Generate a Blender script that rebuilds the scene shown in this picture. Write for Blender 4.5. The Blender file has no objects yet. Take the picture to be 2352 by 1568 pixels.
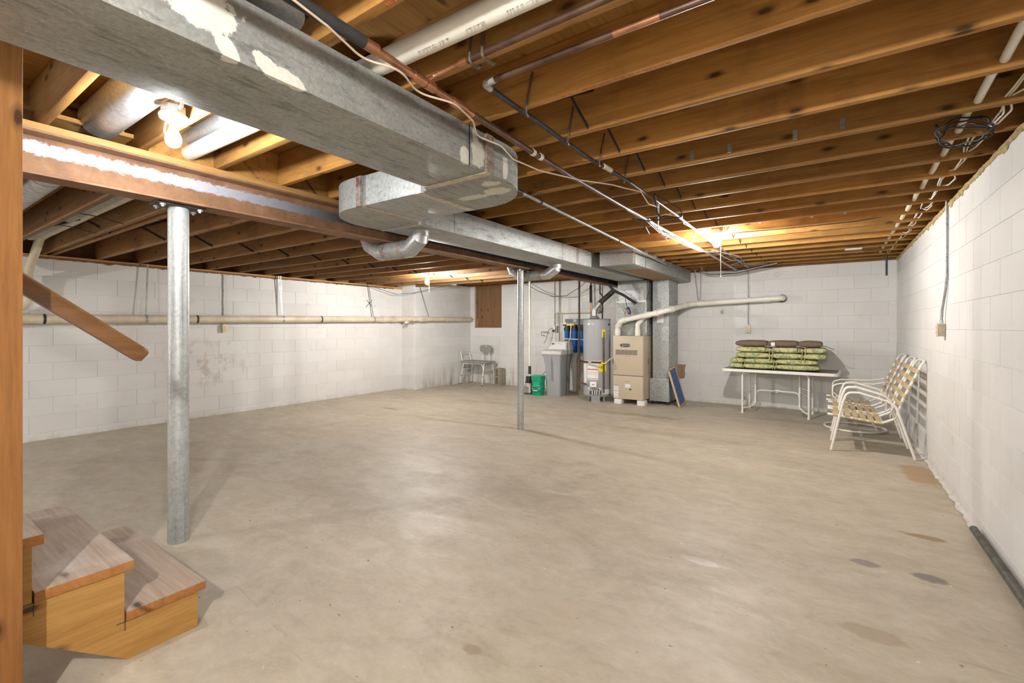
import bpy, bmesh, math, random
from mathutils import Vector, Matrix, Euler
random.seed(7)
S = bpy.context.scene
COL = S.collection
PI = math.pi

# ------------------------------------------------------------------ camera
cam_d = bpy.data.cameras.new('camera')
cam = bpy.data.objects.new('camera', cam_d)
COL.objects.link(cam)
cam_d.sensor_width = 36.0
cam_d.lens = 1063.04 * 36.0 / 2352.0
cam_d.shift_y = -32.64 / 2352.0
cam_d.clip_start = 0.02
cam.location = (0, 0, 1.339)
cam.rotation_euler = (PI / 2, 0, 0.60422)
S.camera = cam

# ------------------------------------------------------------------ world, exposure
W = bpy.data.worlds.new('world')
S.world = W
W.use_nodes = True
W.node_tree.nodes['Background'].inputs[0].default_value = (0.9, 0.95, 1.0, 1)
W.node_tree.nodes['Background'].inputs[1].default_value = 0.25
S.view_settings.view_transform = 'Standard'
S.view_settings.look = 'None'
S.view_settings.gamma = 1.0
S.view_settings.use_curve_mapping = False
S.view_settings.exposure = 1.68
BULB = 2300.0            # radiance of the lamp glass (bulb meshes, see lamp())
BULB_POWER = {'near': 0.13, 'far': 0.46, 'right': 0.40, 'behind': .62, 'stairs': .45}  # 'stairs' is an unseen fill bulb added to even out the light

# ------------------------------------------------------------------ materials
MATS = {}
class NT:
    def __init__(s, name):
        s.m = bpy.data.materials.new(name); s.m.use_nodes = True
        s.t = s.m.node_tree; s.b = s.t.nodes['Principled BSDF']
        s.pos = None
    def n(s, typ, **kw):
        nd = s.t.nodes.new('ShaderNode' + typ)
        for k, v in kw.items():
            setattr(nd, k, v)
        return nd
    def l(s, a, b): s.t.links.new(a, b)
    def coords(s, scale=(1, 1, 1), offset=(0, 0, 0)):
        if s.pos is None: s.pos = s.n('NewGeometry')
        mp = s.n('Mapping'); mp.inputs['Scale'].default_value = scale; mp.inputs['Location'].default_value = offset
        s.l(s.pos.outputs['Position'], mp.inputs['Vector']); return mp.outputs[0]
    def noise(s, scale=5, detail=4, rough=.55, vec=None, dist=0):
        nd = s.n('TexNoise'); nd.inputs['Scale'].default_value = scale
        nd.inputs['Detail'].default_value = detail; nd.inputs['Roughness'].default_value = rough
        nd.inputs['Distortion'].default_value = dist
        s.l(vec if vec is not None else s.coords(), nd.inputs['Vector']); return nd.outputs['Fac']
    def ramp(s, fac, stops):
        nd = s.n('ValToRGB'); cr = nd.color_ramp
        while len(cr.elements) < len(stops): cr.elements.new(.5)
        for e, (p, c) in zip(cr.elements, stops):
            e.position = p; e.color = (c, c, c, 1) if isinstance(c, (int, float)) else (*c, 1)
        s.l(fac, nd.inputs[0]); return nd.outputs[0]
    def mix(s, fac, a, b, mode='MIX'):
        nd = s.n('Mix', data_type='RGBA', blend_type=mode)
        for sock, v in ((nd.inputs[0], fac), (nd.inputs[6], a), (nd.inputs[7], b)):
            if isinstance(v, (int, float)): sock.default_value = v
            elif isinstance(v, tuple): sock.default_value = (*v, 1)
            else: s.l(v, sock)
        return nd.outputs[2]
    def math(s, op, a, b=None, c=None):
        nd = s.n('Math', operation=op)
        for i, v in enumerate((a, b, c)):
            if v is None: continue
            if isinstance(v, (int, float)): nd.inputs[i].default_value = v
            else: s.l(v, nd.inputs[i])
        return nd.outputs[0]
    def bump(s, h, strength=.3, dist=.01):
        nd = s.n('Bump'); nd.inputs['Strength'].default_value = strength; nd.inputs['Distance'].default_value = dist
        s.l(h, nd.inputs['Height']); s.l(nd.outputs[0], s.b.inputs['Normal'])
    def out(s, color=None, rough=.6, metal=0., spec=None):
        if color is not None:
            if isinstance(color, tuple): s.b.inputs['Base Color'].default_value = (*color, 1)
            else: s.l(color, s.b.inputs['Base Color'])
        if isinstance(rough, (int, float)): s.b.inputs['Roughness'].default_value = rough
        else: s.l(rough, s.b.inputs['Roughness'])
        if isinstance(metal, (int, float)): s.b.inputs['Metallic'].default_value = metal
        else: s.l(metal, s.b.inputs['Metallic'])
        if spec is not None: s.b.inputs['Specular IOR Level'].default_value = spec
        MATS[s.m.name] = s.m
        return s.m

def plain(name, col, rough=.5, metal=0., var=.12, scale=18, spec=None):
    t = NT(name)
    f = t.noise(scale, 3)
    lo = tuple(c * (1 - var) for c in col); hi = tuple(min(1, c * (1 + var)) for c in col)
    return t.out(t.ramp(f, [(.3, lo), (.7, hi)]), rough, metal, spec)

def wood(name, axis, light, mid, dark, rough=.7, knots=True, grime=None, spec=.25):
    t = NT(name)
    oi = t.n('ObjectInfo')
    sc = [9., 9., 9.]; sc[axis] = .55
    v = t.coords(tuple(sc))
    off = t.n('VectorMath', operation='ADD'); t.l(v, off.inputs[0])
    cb = t.n('CombineXYZ'); t.l(t.math('MULTIPLY', oi.outputs['Random'], 37.), cb.inputs[0]); t.l(t.math('MULTIPLY', oi.outputs['Random'], 91.), cb.inputs[2])
    t.l(cb.outputs[0], off.inputs[1]); v = off.outputs[0]
    g = t.noise(1.6, 6, .62, v, 1.2)
    fine = t.noise(9, 3, .6, v, .3)
    c = t.ramp(g, [(.25, dark), (.48, mid), (.75, light)])
    c = t.mix(.35, c, t.ramp(fine, [(.3, tuple(x * .62 for x in mid)), (.7, light)]))
    c = t.mix(1., c, t.ramp(oi.outputs['Random'], [(0, .74), (1, 1.12)]), 'MULTIPLY')
    if knots:
        sep = t.n('SeparateXYZ'); t.l(t.pos.outputs['Position'], sep.inputs[0])
        oth = [k for k in range(3) if k != axis]
        cr = t.math('ADD', sep.outputs[oth[0]], sep.outputs[oth[1]])
        k2 = t.n('CombineXYZ'); t.l(t.math('ADD', t.math('MULTIPLY', sep.outputs[axis], 2.6), t.math('MULTIPLY', oi.outputs['Random'], 53.)), k2.inputs[0])
        t.l(t.math('ADD', t.math('MULTIPLY', cr, 6.2), t.math('MULTIPLY', oi.outputs['Random'], 17.)), k2.inputs[1])
        vo = t.n('TexVoronoi', voronoi_dimensions='2D'); vo.inputs['Scale'].default_value = 1.; t.l(k2.outputs[0], vo.inputs['Vector'])
        dd = t.math('ADD', vo.outputs['Distance'], t.math('MULTIPLY', t.math('SUBTRACT', fine, .5), .05))
        km = t.ramp(dd, [(.045, .95), (.075, .5), (.14, 0.)])
        pick = t.ramp(vo.outputs['Color'], [(.52, 0.), (.55, 1.)])
        km = t.mix(1., km, pick, 'MULTIPLY')
        c = t.mix(km, c, tuple(x * .26 for x in dark))
    if grime:
        c = t.mix(t.ramp(t.noise(2.3, 5, .65), [(.5, 0.), (.72, .75)]), c, grime)
    t.bump(g, .12, .004)
    return t.out(c, rough, 0, spec)

def worn_top(name):
    m = MATS[name]; nt = m.node_tree; b = nt.nodes['Principled BSDF']; src = b.inputs['Base Color'].links[0].from_socket
    g = nt.nodes.new('ShaderNodeNewGeometry'); sp = nt.nodes.new('ShaderNodeSeparateXYZ'); nt.links.new(g.outputs['True Normal'], sp.inputs[0])
    mx = nt.nodes.new('ShaderNodeMix'); mx.data_type = 'RGBA'
    gt = nt.nodes.new('ShaderNodeMath'); gt.operation = 'GREATER_THAN'; gt.inputs[1].default_value = .6; nt.links.new(sp.outputs[2], gt.inputs[0])
    nt.links.new(gt.outputs[0], mx.inputs[0])
    hs = nt.nodes.new('ShaderNodeMix'); hs.data_type = 'RGBA'; hs.blend_type = 'MULTIPLY'; hs.inputs[0].default_value = 1.; hs.inputs[7].default_value = (.95, .52, .2, 1); nt.links.new(src, hs.inputs[6])
    nt.links.new(hs.outputs[2], mx.inputs[6]); nt.links.new(src, mx.inputs[7]); nt.links.new(mx.outputs[2], b.inputs['Base Color'])

def galv(name, base=(.36, .37, .36), patches=None, rust=None, metal=.35, rough=.5, grain=(1, .22, 1), fleck=.6, sp=95):
    t = NT(name)
    wv = t.coords(); vo = t.n('TexVoronoi'); vo.inputs['Scale'].default_value = sp; t.l(wv, vo.inputs['Vector'])
    c = t.ramp(vo.outputs['Color'], [(.1, tuple(c * .86 for c in base)), (.9, tuple(c * 1.13 for c in base))])
    c = t.mix(1., c, t.ramp(t.noise(2.2, 4, .6), [(.3, .84), (.7, 1.1)]), 'MULTIPLY')
    st = t.noise(26, 6, .72, t.coords(grain), .4)
    c = t.mix(t.ramp(st, [(.36, fleck), (.47, 0.)]), c, tuple(x * .38 for x in base))
    c = t.mix(t.ramp(t.noise(70, 2, .5), [(.70, 0.), (.75, .5)]), c, tuple(min(1, x * 1.8) for x in base))
    r = t.ramp(st, [(.3, rough + .15), (.7, rough - .05)])
    me = metal
    if patches:
        sep = t.n('SeparateXYZ'); t.l(t.pos.outputs['Position'], sep.inputs[0])
        wob = t.math('MULTIPLY', t.math('SUBTRACT', t.noise(16, 6, .72), .5), 1.5); tot = None
        for (x, y, z, rx, ry, rz, sh) in patches:
            dy_ = t.math('SUBTRACT', t.math('SUBTRACT', sep.outputs[1], y), t.math('MULTIPLY', t.math('SUBTRACT', sep.outputs[2], z), sh))
            ds = [t.math('DIVIDE', t.math('SUBTRACT', sep.outputs[0], x), rx), t.math('DIVIDE', dy_, ry), t.math('DIVIDE', t.math('SUBTRACT', sep.outputs[2], z), rz)]
            ds = [t.math('MULTIPLY', d, d) for d in ds]
            d = t.math('ADD', t.math('SQRT', t.math('ADD', t.math('ADD', ds[0], ds[1]), ds[2])), wob)
            k = t.ramp(d, [(.86, 1.), (.93, 0.)]); tot = k if tot is None else t.mix(1., tot, k, 'LIGHTEN')
        c = t.mix(tot, c, t.ramp(t.noise(60, 4, .6), [(.3, (.55, .55, .47)), (.6, (.63, .63, .56))])); r = t.mix(tot, r, (.8, .8, .8))
        me = t.math('SUBTRACT', metal, t.math('MULTIPLY', tot, metal))
    if rust:
        rm = t.ramp(t.noise(3.5, 6, .7, t.coords((1, 1, 2))), [(.5, 0.), (.62, 1.)])
        c = t.mix(rm, c, rust); r = t.mix(rm, r, (.85, .85, .85)); me = t.math('SUBTRACT', metal, t.math('MULTIPLY', rm, metal))
    return t.out(c, r, me)

def mat_wall():
    t = NT('white_block_paint')
    a = t.noise(1.3, 5, .6); b = t.noise(9, 5, .65)
    c = t.ramp(a, [(.3, (.605, .60, .583)), (.7, (.67, .664, .648))])
    oi = t.n('ObjectInfo')
    c = t.mix(1., c, t.ramp(oi.outputs['Random'], [(0, (.965, .96, .955)), (1, (1.02, 1.02, 1.02))]), 'MULTIPLY')
    # scuffs and damp stains that belong to the wall
    dirt = t.ramp(t.noise(3.2, 7, .72, t.coords((1, 1, 1.4), (5, 2, 1))), [(.62, 0.), (.76, .4)])
    c = t.mix(dirt, c, (.36, .31, .25))
    sep = t.n('SeparateXYZ'); t.l(t.pos.outputs['Position'], sep.inputs[0])
    lx = t.math('LESS_THAN', sep.outputs[0], -7.5)
    e1 = t.math('DIVIDE', t.math('SUBTRACT', sep.outputs[1], 3.1), .75); e2 = t.math('DIVIDE', t.math('SUBTRACT', sep.outputs[2], .8), .45)
    zone = t.math('MAXIMUM', t.math('SUBTRACT', 1., t.math('ADD', t.math('MULTIPLY', e1, e1), t.math('MULTIPLY', e2, e2))), 0.)
    smg = t.ramp(t.noise(7, 6, .7, t.coords((1, 1, .8), (0, 2, 3))), [(.5, 0.), (.62, 1.)])
    c = t.mix(t.math('MULTIPLY', t.math('MULTIPLY', zone, lx), t.math('MULTIPLY', smg, .55)), c, (.36, .28, .21))
    low = t.math('SUBTRACT', .55, sep.outputs[2]); low = t.math('MAXIMUM', low, 0.)
    corner = t.math('LESS_THAN', sep.outputs[0], -6.0)
    deep = t.ramp(t.math('DIVIDE', sep.outputs[1], 10.), [(.69, 0.), (.74, 1.)])
    run = t.ramp(t.noise(6, 5, .7, t.coords((1, 1, .16))), [(.42, 0.), (.62, 1.)])
    damp = t.math('MULTIPLY', t.math('MULTIPLY', t.math('MULTIPLY', low, corner), deep), run)
    c = t.mix(t.math('MULTIPLY', damp, 1.5), c, (.27, .22, .15))
    base = t.ramp(t.math('MULTIPLY', sep.outputs[2], 1.), [(.0, .55), (.07, 0.)])
    bm = t.math('MULTIPLY', base, t.ramp(b, [(.4, 0.), (.6, 1.)]))
    c = t.mix(bm, c, (.42, .36, .27))
    t.bump(b, .1, .004)
    return t.out(c, .78, 0, .25)
mat_wall()

def mat_mortar():
    t = NT('painted_mortar')
    return t.out(t.ramp(t.noise(14, 5), [(.3, (.60, .59, .57)), (.7, (.66, .65, .63))]), .85, 0, .2)
mat_mortar()

STAINS = [(.16, 3.30, .085, .06, (.20, .18, .16), .75), (.43, 3.30, .09, .06, (.17, .155, .145), .85),
          (.14, 2.56, .16, .07, (.30, .23, .16), .55), (-.60, 2.79, .16, .05, (.62, .60, .57), .8), (-.75, 2.83, .3, .11, (.33, .27, .20), .5),
          (-1.23, 1.49, .06, .04, (.28, .22, .16), .7), (-6.4, 4.1, .5, .16, (.52, .46, .37), .55),
          (.49, 3.93, .16, .05, (.27, .17, .08), .8), (-6.0, 5.13, .22, .06, (.16, .12, .08), .7),
          (-1.04, 1.95, .45, .18, (.45, .38, .30), .5), (-2.1, 3.1, .75, .3, (.27, .225, .18), .4), (-3.3, 2.3, .9, .28, (.27, .225, .18), .35),
          (-2.4, 6.9, .9, .15, (.22, .17, .11), .5), (.66, 5.6, .16, .5, (.34, .22, .10), .7), (-4.9, 6.6, .8, .2, (.24, .19, .13), .4),
          (-1.6, 5.9, 1.2, .2, (.27, .215, .15), .35), (-.5, 7.7, .8, .2, (.25, .20, .14), .4), (-2.2, .45, .35, .12, (.24, .20, .16), .5)]
def mat_floor():
    t = NT('bare_concrete')
    a = t.noise(.5, 5, .6, t.coords((1, 1.3, 1)), .8)
    b = t.noise(1.9, 8, .7, t.coords((.7, 1.4, 1)), .9)
    g = t.noise(.8, 6, .66, t.coords((1, 1.1, 1), (3, 9, 0)), .7)
    f = t.noise(26, 5, .7)
    c = t.ramp(a, [(.28, (.355, .305, .225)), (.5, (.44, .395, .305)), (.72, (.505, .462, .375))])
    c = t.mix(.5, c, t.ramp(b, [(.3, (.295, .245, .172)), (.5, (.44, .395, .305)), (.68, (.60, .56, .47))]))
    c = t.mix(t.ramp(g, [(.48, 0.), (.66, .55)]), c, (.42, .40, .345))
    sm = t.noise(1.25, 7, .74, t.coords((1, 1, 1), (1, 4, 0)), .5)
    c = t.mix(t.ramp(sm, [(.54, 0.), (.66, .5)]), c, (.26, .21, .15))
    c = t.mix(.14, c, t.ramp(f, [(.3, (.2, .17, .13)), (.7, (.62, .56, .48))]))
    m2 = t.noise(6.5, 9, .76, t.coords((.8, 1.2, 1), (4, 4, 0)), .4)
    c = t.mix(.3, c, t.ramp(m2, [(.32, (.27, .225, .16)), (.5, (.44, .395, .305)), (.68, (.62, .58, .49))]))
    scr = t.noise(9, 4, .6, t.coords((.16, 1.6, 1), (2, 0, 0)), 1.2)
    c = t.mix(t.ramp(scr, [(.64, 0.), (.72, .3)]), c, (.25, .20, .14))
    sp = t.ramp(t.noise(34, 2, .5, t.coords((.6, 1, 1))), [(.735, 0.), (.76, .7)])
    c = t.mix(sp, c, (.11, .085, .06))
    wh = t.ramp(t.noise(30, 2, .5, t.coords((.5, 1, 1), (8, 3, 0))), [(.75, 0.), (.77, .6)])
    c = t.mix(wh, c, (.75, .73, .69))
    # distance field of each stain, edges broken by noise
    sep = t.n('SeparateXYZ'); t.l(t.pos.outputs['Position'], sep.inputs[0])
    wob = t.math('SUBTRACT', t.noise(7, 5, .65), .5)
    for (x, y, rx, ry, col, k) in STAINS:
        dx = t.math('DIVIDE', t.math('SUBTRACT', sep.outputs[0], x), rx)
        dy = t.math('DIVIDE', t.math('SUBTRACT', sep.outputs[1], y), ry)
        d = t.math('SQRT', t.math('ADD', t.math('MULTIPLY', dx, dx), t.math('MULTIPLY', dy, dy)))
        d = t.math('ADD', d, t.math('MULTIPLY', wob, 1.5 if rx < .2 else 2.2))
        soft = .18 if rx < .2 else .5
        c = t.mix(t.ramp(d, [(max(0., .82 - soft), k), (min(1., .82 + soft * .4), 0.)]), c, col)
    t.bump(t.mix(.5, b, f), .12, .006)
    return t.out(c, t.ramp(b, [(.3, .62), (.7, .48)]), 0, .4)
mat_floor()

def mat_rusty():
    t = NT('rusty_steel')
    f = t.noise(34, 8, .8, t.coords((1, .6, 1.2)))
    sep = t.n('SeparateXYZ'); t.pos = t.pos or t.n('NewGeometry'); t.l(t.pos.outputs['Position'], sep.inputs[0])
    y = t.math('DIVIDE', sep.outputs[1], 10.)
    # mill primer left on the middle of the web: pale near, blue black farther on, eaten by rust
    zc = t.math('ABSOLUTE', t.math('SUBTRACT', sep.outputs[2], t.math('SUBTRACT', 2.255, t.math('MULTIPLY', y, .1))))
    band = t.ramp(t.math('MULTIPLY', zc, 8.), [(.18, .62), (.6, 0.)])
    msk = t.ramp(t.math('ADD', f, t.math('SUBTRACT', band, .5)), [(.46, 0.), (.56, 1.)])
    rust = t.ramp(t.noise(5, 6, .7), [(.3, (.13, .065, .035)), (.55, (.24, .125, .06)), (.8, (.33, .21, .13))])
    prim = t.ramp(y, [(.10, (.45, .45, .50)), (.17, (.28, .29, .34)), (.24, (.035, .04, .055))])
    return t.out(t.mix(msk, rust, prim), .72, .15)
mat_rusty()

wood('joist_wood', 0, (.50, .265, .075), (.36, .17, .040), (.20, .085, .018), grime=(.17, .08, .025))
wood('old_joist_wood', 0, (.36, .20, .085), (.26, .135, .052), (.15, .072, .026), grime=(.15, .085, .04))  # joist wood with the left bay's weaker light painted into its tone
wood('sill_wood', 1, (.58, .33, .12), (.45, .235, .075), (.27, .125, .035), knots=False)
wood('post_wood', 2, (.31, .145, .045), (.24, .105, .03), (.145, .058, .015), knots=True, rough=.65)
wood('stair_board', 1, (.50, .29, .095), (.40, .215, .06), (.25, .115, .028), rough=.6)
wood('worn_tread', 0, (.56, .46, .38), (.44, .345, .27), (.27, .19, .13), rough=.7, grime=(.50, .46, .43))
worn_top('worn_tread')
wood('subfloor_plywood', 1, (.42, .225, .065), (.30, .145, .034), (.17, .075, .018))
wood('varnished_rail', 1, (.24, .115, .04), (.18, .08, .024), (.12, .05, .013), rough=.4, knots=False, spec=.5)
wood('plywood_board', 2, (.27, .155, .075), (.20, .11, .05), (.12, .06, .025))
galv('galvanized', base=(.33, .34, .32))
# (x, y, z, radius along x, y, z, lean) of old cream paint left on the trunk
galv('galvanized_painted', base=(.32, .33, .31), patches=[(-1.505, .60, 2.275, .05, .11, .075, 0), (-1.505, .665, 2.18, .05, .035, .04, -.4), (-1.505, .79, 2.18, .03, .05, .04, -.9), (-1.505, .87, 2.175, .03, .055, .028, -.9),
     (-1.505, 1.77, 2.195, .03, .045, .05, 0), (-1.505, 1.87, 2.235, .03, .055, .085, 0), (-1.505, 1.84, 2.33, .03, .02, .05, 0), (-1.51, 2.10, 2.22, .05, .03, .07, 0), (-1.66, 2.24, 2.156, .10, .07, .02, 0), (-1.86, 2.26, 2.156, .13, .05, .02, 0), (-1.60, 2.1, 2.156, .07, .05, .02, 0)])
galv('galvanized_bright', base=(.47, .48, .48), metal=.7, rough=.36, fleck=.35)
galv('galvanized_spangle', base=(.40, .42, .41), metal=.35, rough=.5, sp=70, fleck=.5)
galv('post_steel', base=(.40, .42, .41), metal=.5, rough=.45, grain=(2.2, 2.2, .05), fleck=.55, sp=60)
galv('foil_tape', base=(.52, .51, .50), metal=.8, rough=.3, fleck=.2)
galv('aged_tape', base=(.36, .30, .25), metal=.4, rough=.4, rust=(.10, .035, .03))
galv('strap_steel', base=(.38, .38, .37), metal=.6, rough=.45)
plain('joint_sealant', (.52, .46, .38), .8, var=.25, scale=30)
plain('pvc_white', (.70, .68, .60), .35, var=.05, scale=4)
plain('pvc_aged', (.56, .50, .37), .45, var=.14, scale=6)
plain('black_iron', (.035, .032, .032), .5, .3, var=.4)
plain('brown_iron', (.10, .065, .045), .6, .3, var=.4)
plain('copper', (.46, .22, .12), .32, .85, var=.3, scale=12)
plain('dark_copper', (.13, .075, .055), .42, .7, var=.4, scale=9)
plain('black_foam', (.022, .022, .023), .75, var=.2)
plain('black_plastic', (.02, .02, .022), .4, var=.1)
plain('cable_white', (.66, .62, .53), .5, var=.08)
plain('cable_tan', (.58, .47, .36), .5, var=.08)
plain('cable_black', (.015, .015, .018), .4, var=.1)
plain('porcelain', (.80, .80, .78), .25, var=.02)
plain('box_steel', (.50, .51, .53), .4, .5, var=.1)
plain('outlet_ivory', (.60, .51, .34), .45, var=.06)
plain('outlet_box', (.42, .37, .28), .55, .2, var=.2, scale=40)
plain('furnace_tan', (.47, .395, .285), .42, var=.03, scale=3)
plain('furnace_dark', (.05, .05, .055), .4, var=.1)
plain('heater_gray', (.33, .34, .36), .3, var=.03, scale=3, spec=.5)
plain('heater_cap', (.22, .225, .24), .35, var=.05)
plain('label_white', (.74, .73, .71), .5, var=.03)
plain('label_red', (.35, .05, .03), .5, var=.05)
plain('label_yellow', (.80, .68, .02), .5, var=.03)
plain('label_ink', (.05, .05, .055), .5, var=.05)
plain('label_gray', (.42, .43, .44), .5, var=.05)
plain('softener_gray', (.30, .305, .315), .5, var=.03, scale=3)
plain('softener_lid', (.50, .50, .47), .45, var=.03, scale=3)
plain('softener_head', (.66, .66, .63), .4, var=.02)
plain('filter_blue', (.012, .12, .44), .28, var=.08)
plain('bucket_green', (.0, .30, .155), .4, var=.06)
plain('tank_tan', (.30, .26, .19), .5, var=.1)
plain('chair_enamel', (.74, .72, .67), .3, var=.03)
plain('vinyl_strap', (.52, .41, .235), .5, var=.06)
plain('table_glass', (.085, .083, .07), .3, var=.15, scale=60)
plain('brown_fabric', (.155, .115, .075), .9, var=.14, scale=60)
plain('tie_fabric', (.42, .40, .14), .9, var=.15, scale=60)
plain('brown_tie', (.14, .11, .065), .9, var=.15, scale=60)
plain('bench_plastic', (.26, .26, .225), .5, var=.05)
plain('aluminium', (.74, .74, .71), .35, .35, var=.05)
plain('rubber_gray', (.16, .155, .14), .7, var=.1)
plain('cement_block', (.30, .265, .20), .95, var=.22, scale=45)
plain('filter_media', (.06, .12, .30), .9, var=.25, scale=80)
plain('cardboard', (.34, .22, .125), .85, var=.1)
plain('filter_frame', (.50, .36, .22), .85, var=.1)
plain('pipe_green_black', (.075, .075, .06), .5, .1, var=.5, scale=20)
plain('foam_sealant', (.36, .265, .11), .9, var=.4, scale=35)
plain('marker_black', (.02, .02, .02), .7, var=.1)
plain('stencil_red', (.42, .10, .02), .7, var=.1)
plain('pencil_gray', (.40, .39, .37), .7, var=.1)
plain('pipe_ink', (.16, .17, .20), .6, var=.1)
plain('filter_head_gray', (.14, .14, .15), .5, var=.1)
plain('blue_drier', (.015, .03, .16), .35, var=.1)
plain('paper_white', (.72, .70, .66), .7, var=.03)
plain('insulation_foil', (.42, .42, .42), .35, .6, var=.35, scale=25)
plain('header_wood', (.16, .075, .03), .75, var=.25, scale=10)

def mat_floral():
    t = NT('floral_fabric')
    v1 = t.n('TexVoronoi'); v1.inputs['Scale'].default_value = 11; t.l(t.coords((1, 1, 1.3)), v1.inputs['Vector'])
    v2 = t.n('TexVoronoi'); v2.inputs['Scale'].default_value = 34; t.l(t.coords(), v2.inputs['Vector'])
    nz = t.noise(24, 4, .6, None, 1.5)
    c = t.ramp(nz, [(.35, (.49, .465, .22)), (.6, (.57, .535, .30))])
    c = t.mix(t.ramp(t.noise(15, 4, .6, t.coords((1, 1, 1), (7, 1, 2)), 2.), [(.5, 0.), (.57, .9)]), c, (.20, .26, .10))
    ring = t.ramp(v1.outputs['Distance'], [(.10, 0.), (.16, .85), (.30, .85), (.36, 0.)])
    pick = t.ramp(v1.outputs['Color'], [(.35, 0.), (.4, 1.)])
    c = t.mix(t.mix(1., ring, pick, 'MULTIPLY'), c, (.24, .33, .24))
    c = t.mix(t.ramp(v1.outputs['Distance'], [(.06, .8), (.11, 0.)]), c, (.38, .44, .40))
    c = t.mix(t.ramp(v2.outputs['Distance'], [(.10, .7), (.22, 0.)]), c, (.12, .13, .06))
    return t.out(c, .9, 0, .2)
mat_floral()

def mat_bulb(name, k):
    t = NT(name)
    t.b.inputs['Emission Color'].default_value = (.955, .975, 1., 1) if name.endswith('near') else (1., .975, .945, 1)
    t.b.inputs['Emission Strength'].default_value = BULB * k
    return t.out((.9, .9, .9), .3)
for k, v in BULB_POWER.items(): mat_bulb('lit_glass_' + k, v)

# ------------------------------------------------------------------ mesh builder
def rounded(pts, R, k=5):
    """polyline with its corners turned into arcs of radius about R"""
    pts = [Vector(p) for p in pts]; out = [pts[0]]
    for a, b, c in zip(pts, pts[1:], pts[2:]):
        u = (a - b); w = (c - b); lu, lw = u.length, w.length
        if lu < 1e-6 or lw < 1e-6: continue
        u.normalize(); w.normalize(); ang = u.angle(w)
        if ang > PI - .03: out.append(b); continue
        d = min(R / math.tan(ang / 2), lu * .48, lw * .48)
        p0, p2 = b + u * d, b + w * d
        for i in range(k + 1):
            t = i / k
            out.append(p0 * (1 - t) ** 2 + b * 2 * t * (1 - t) + p2 * t * t)
    out.append(pts[-1]); return out

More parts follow.
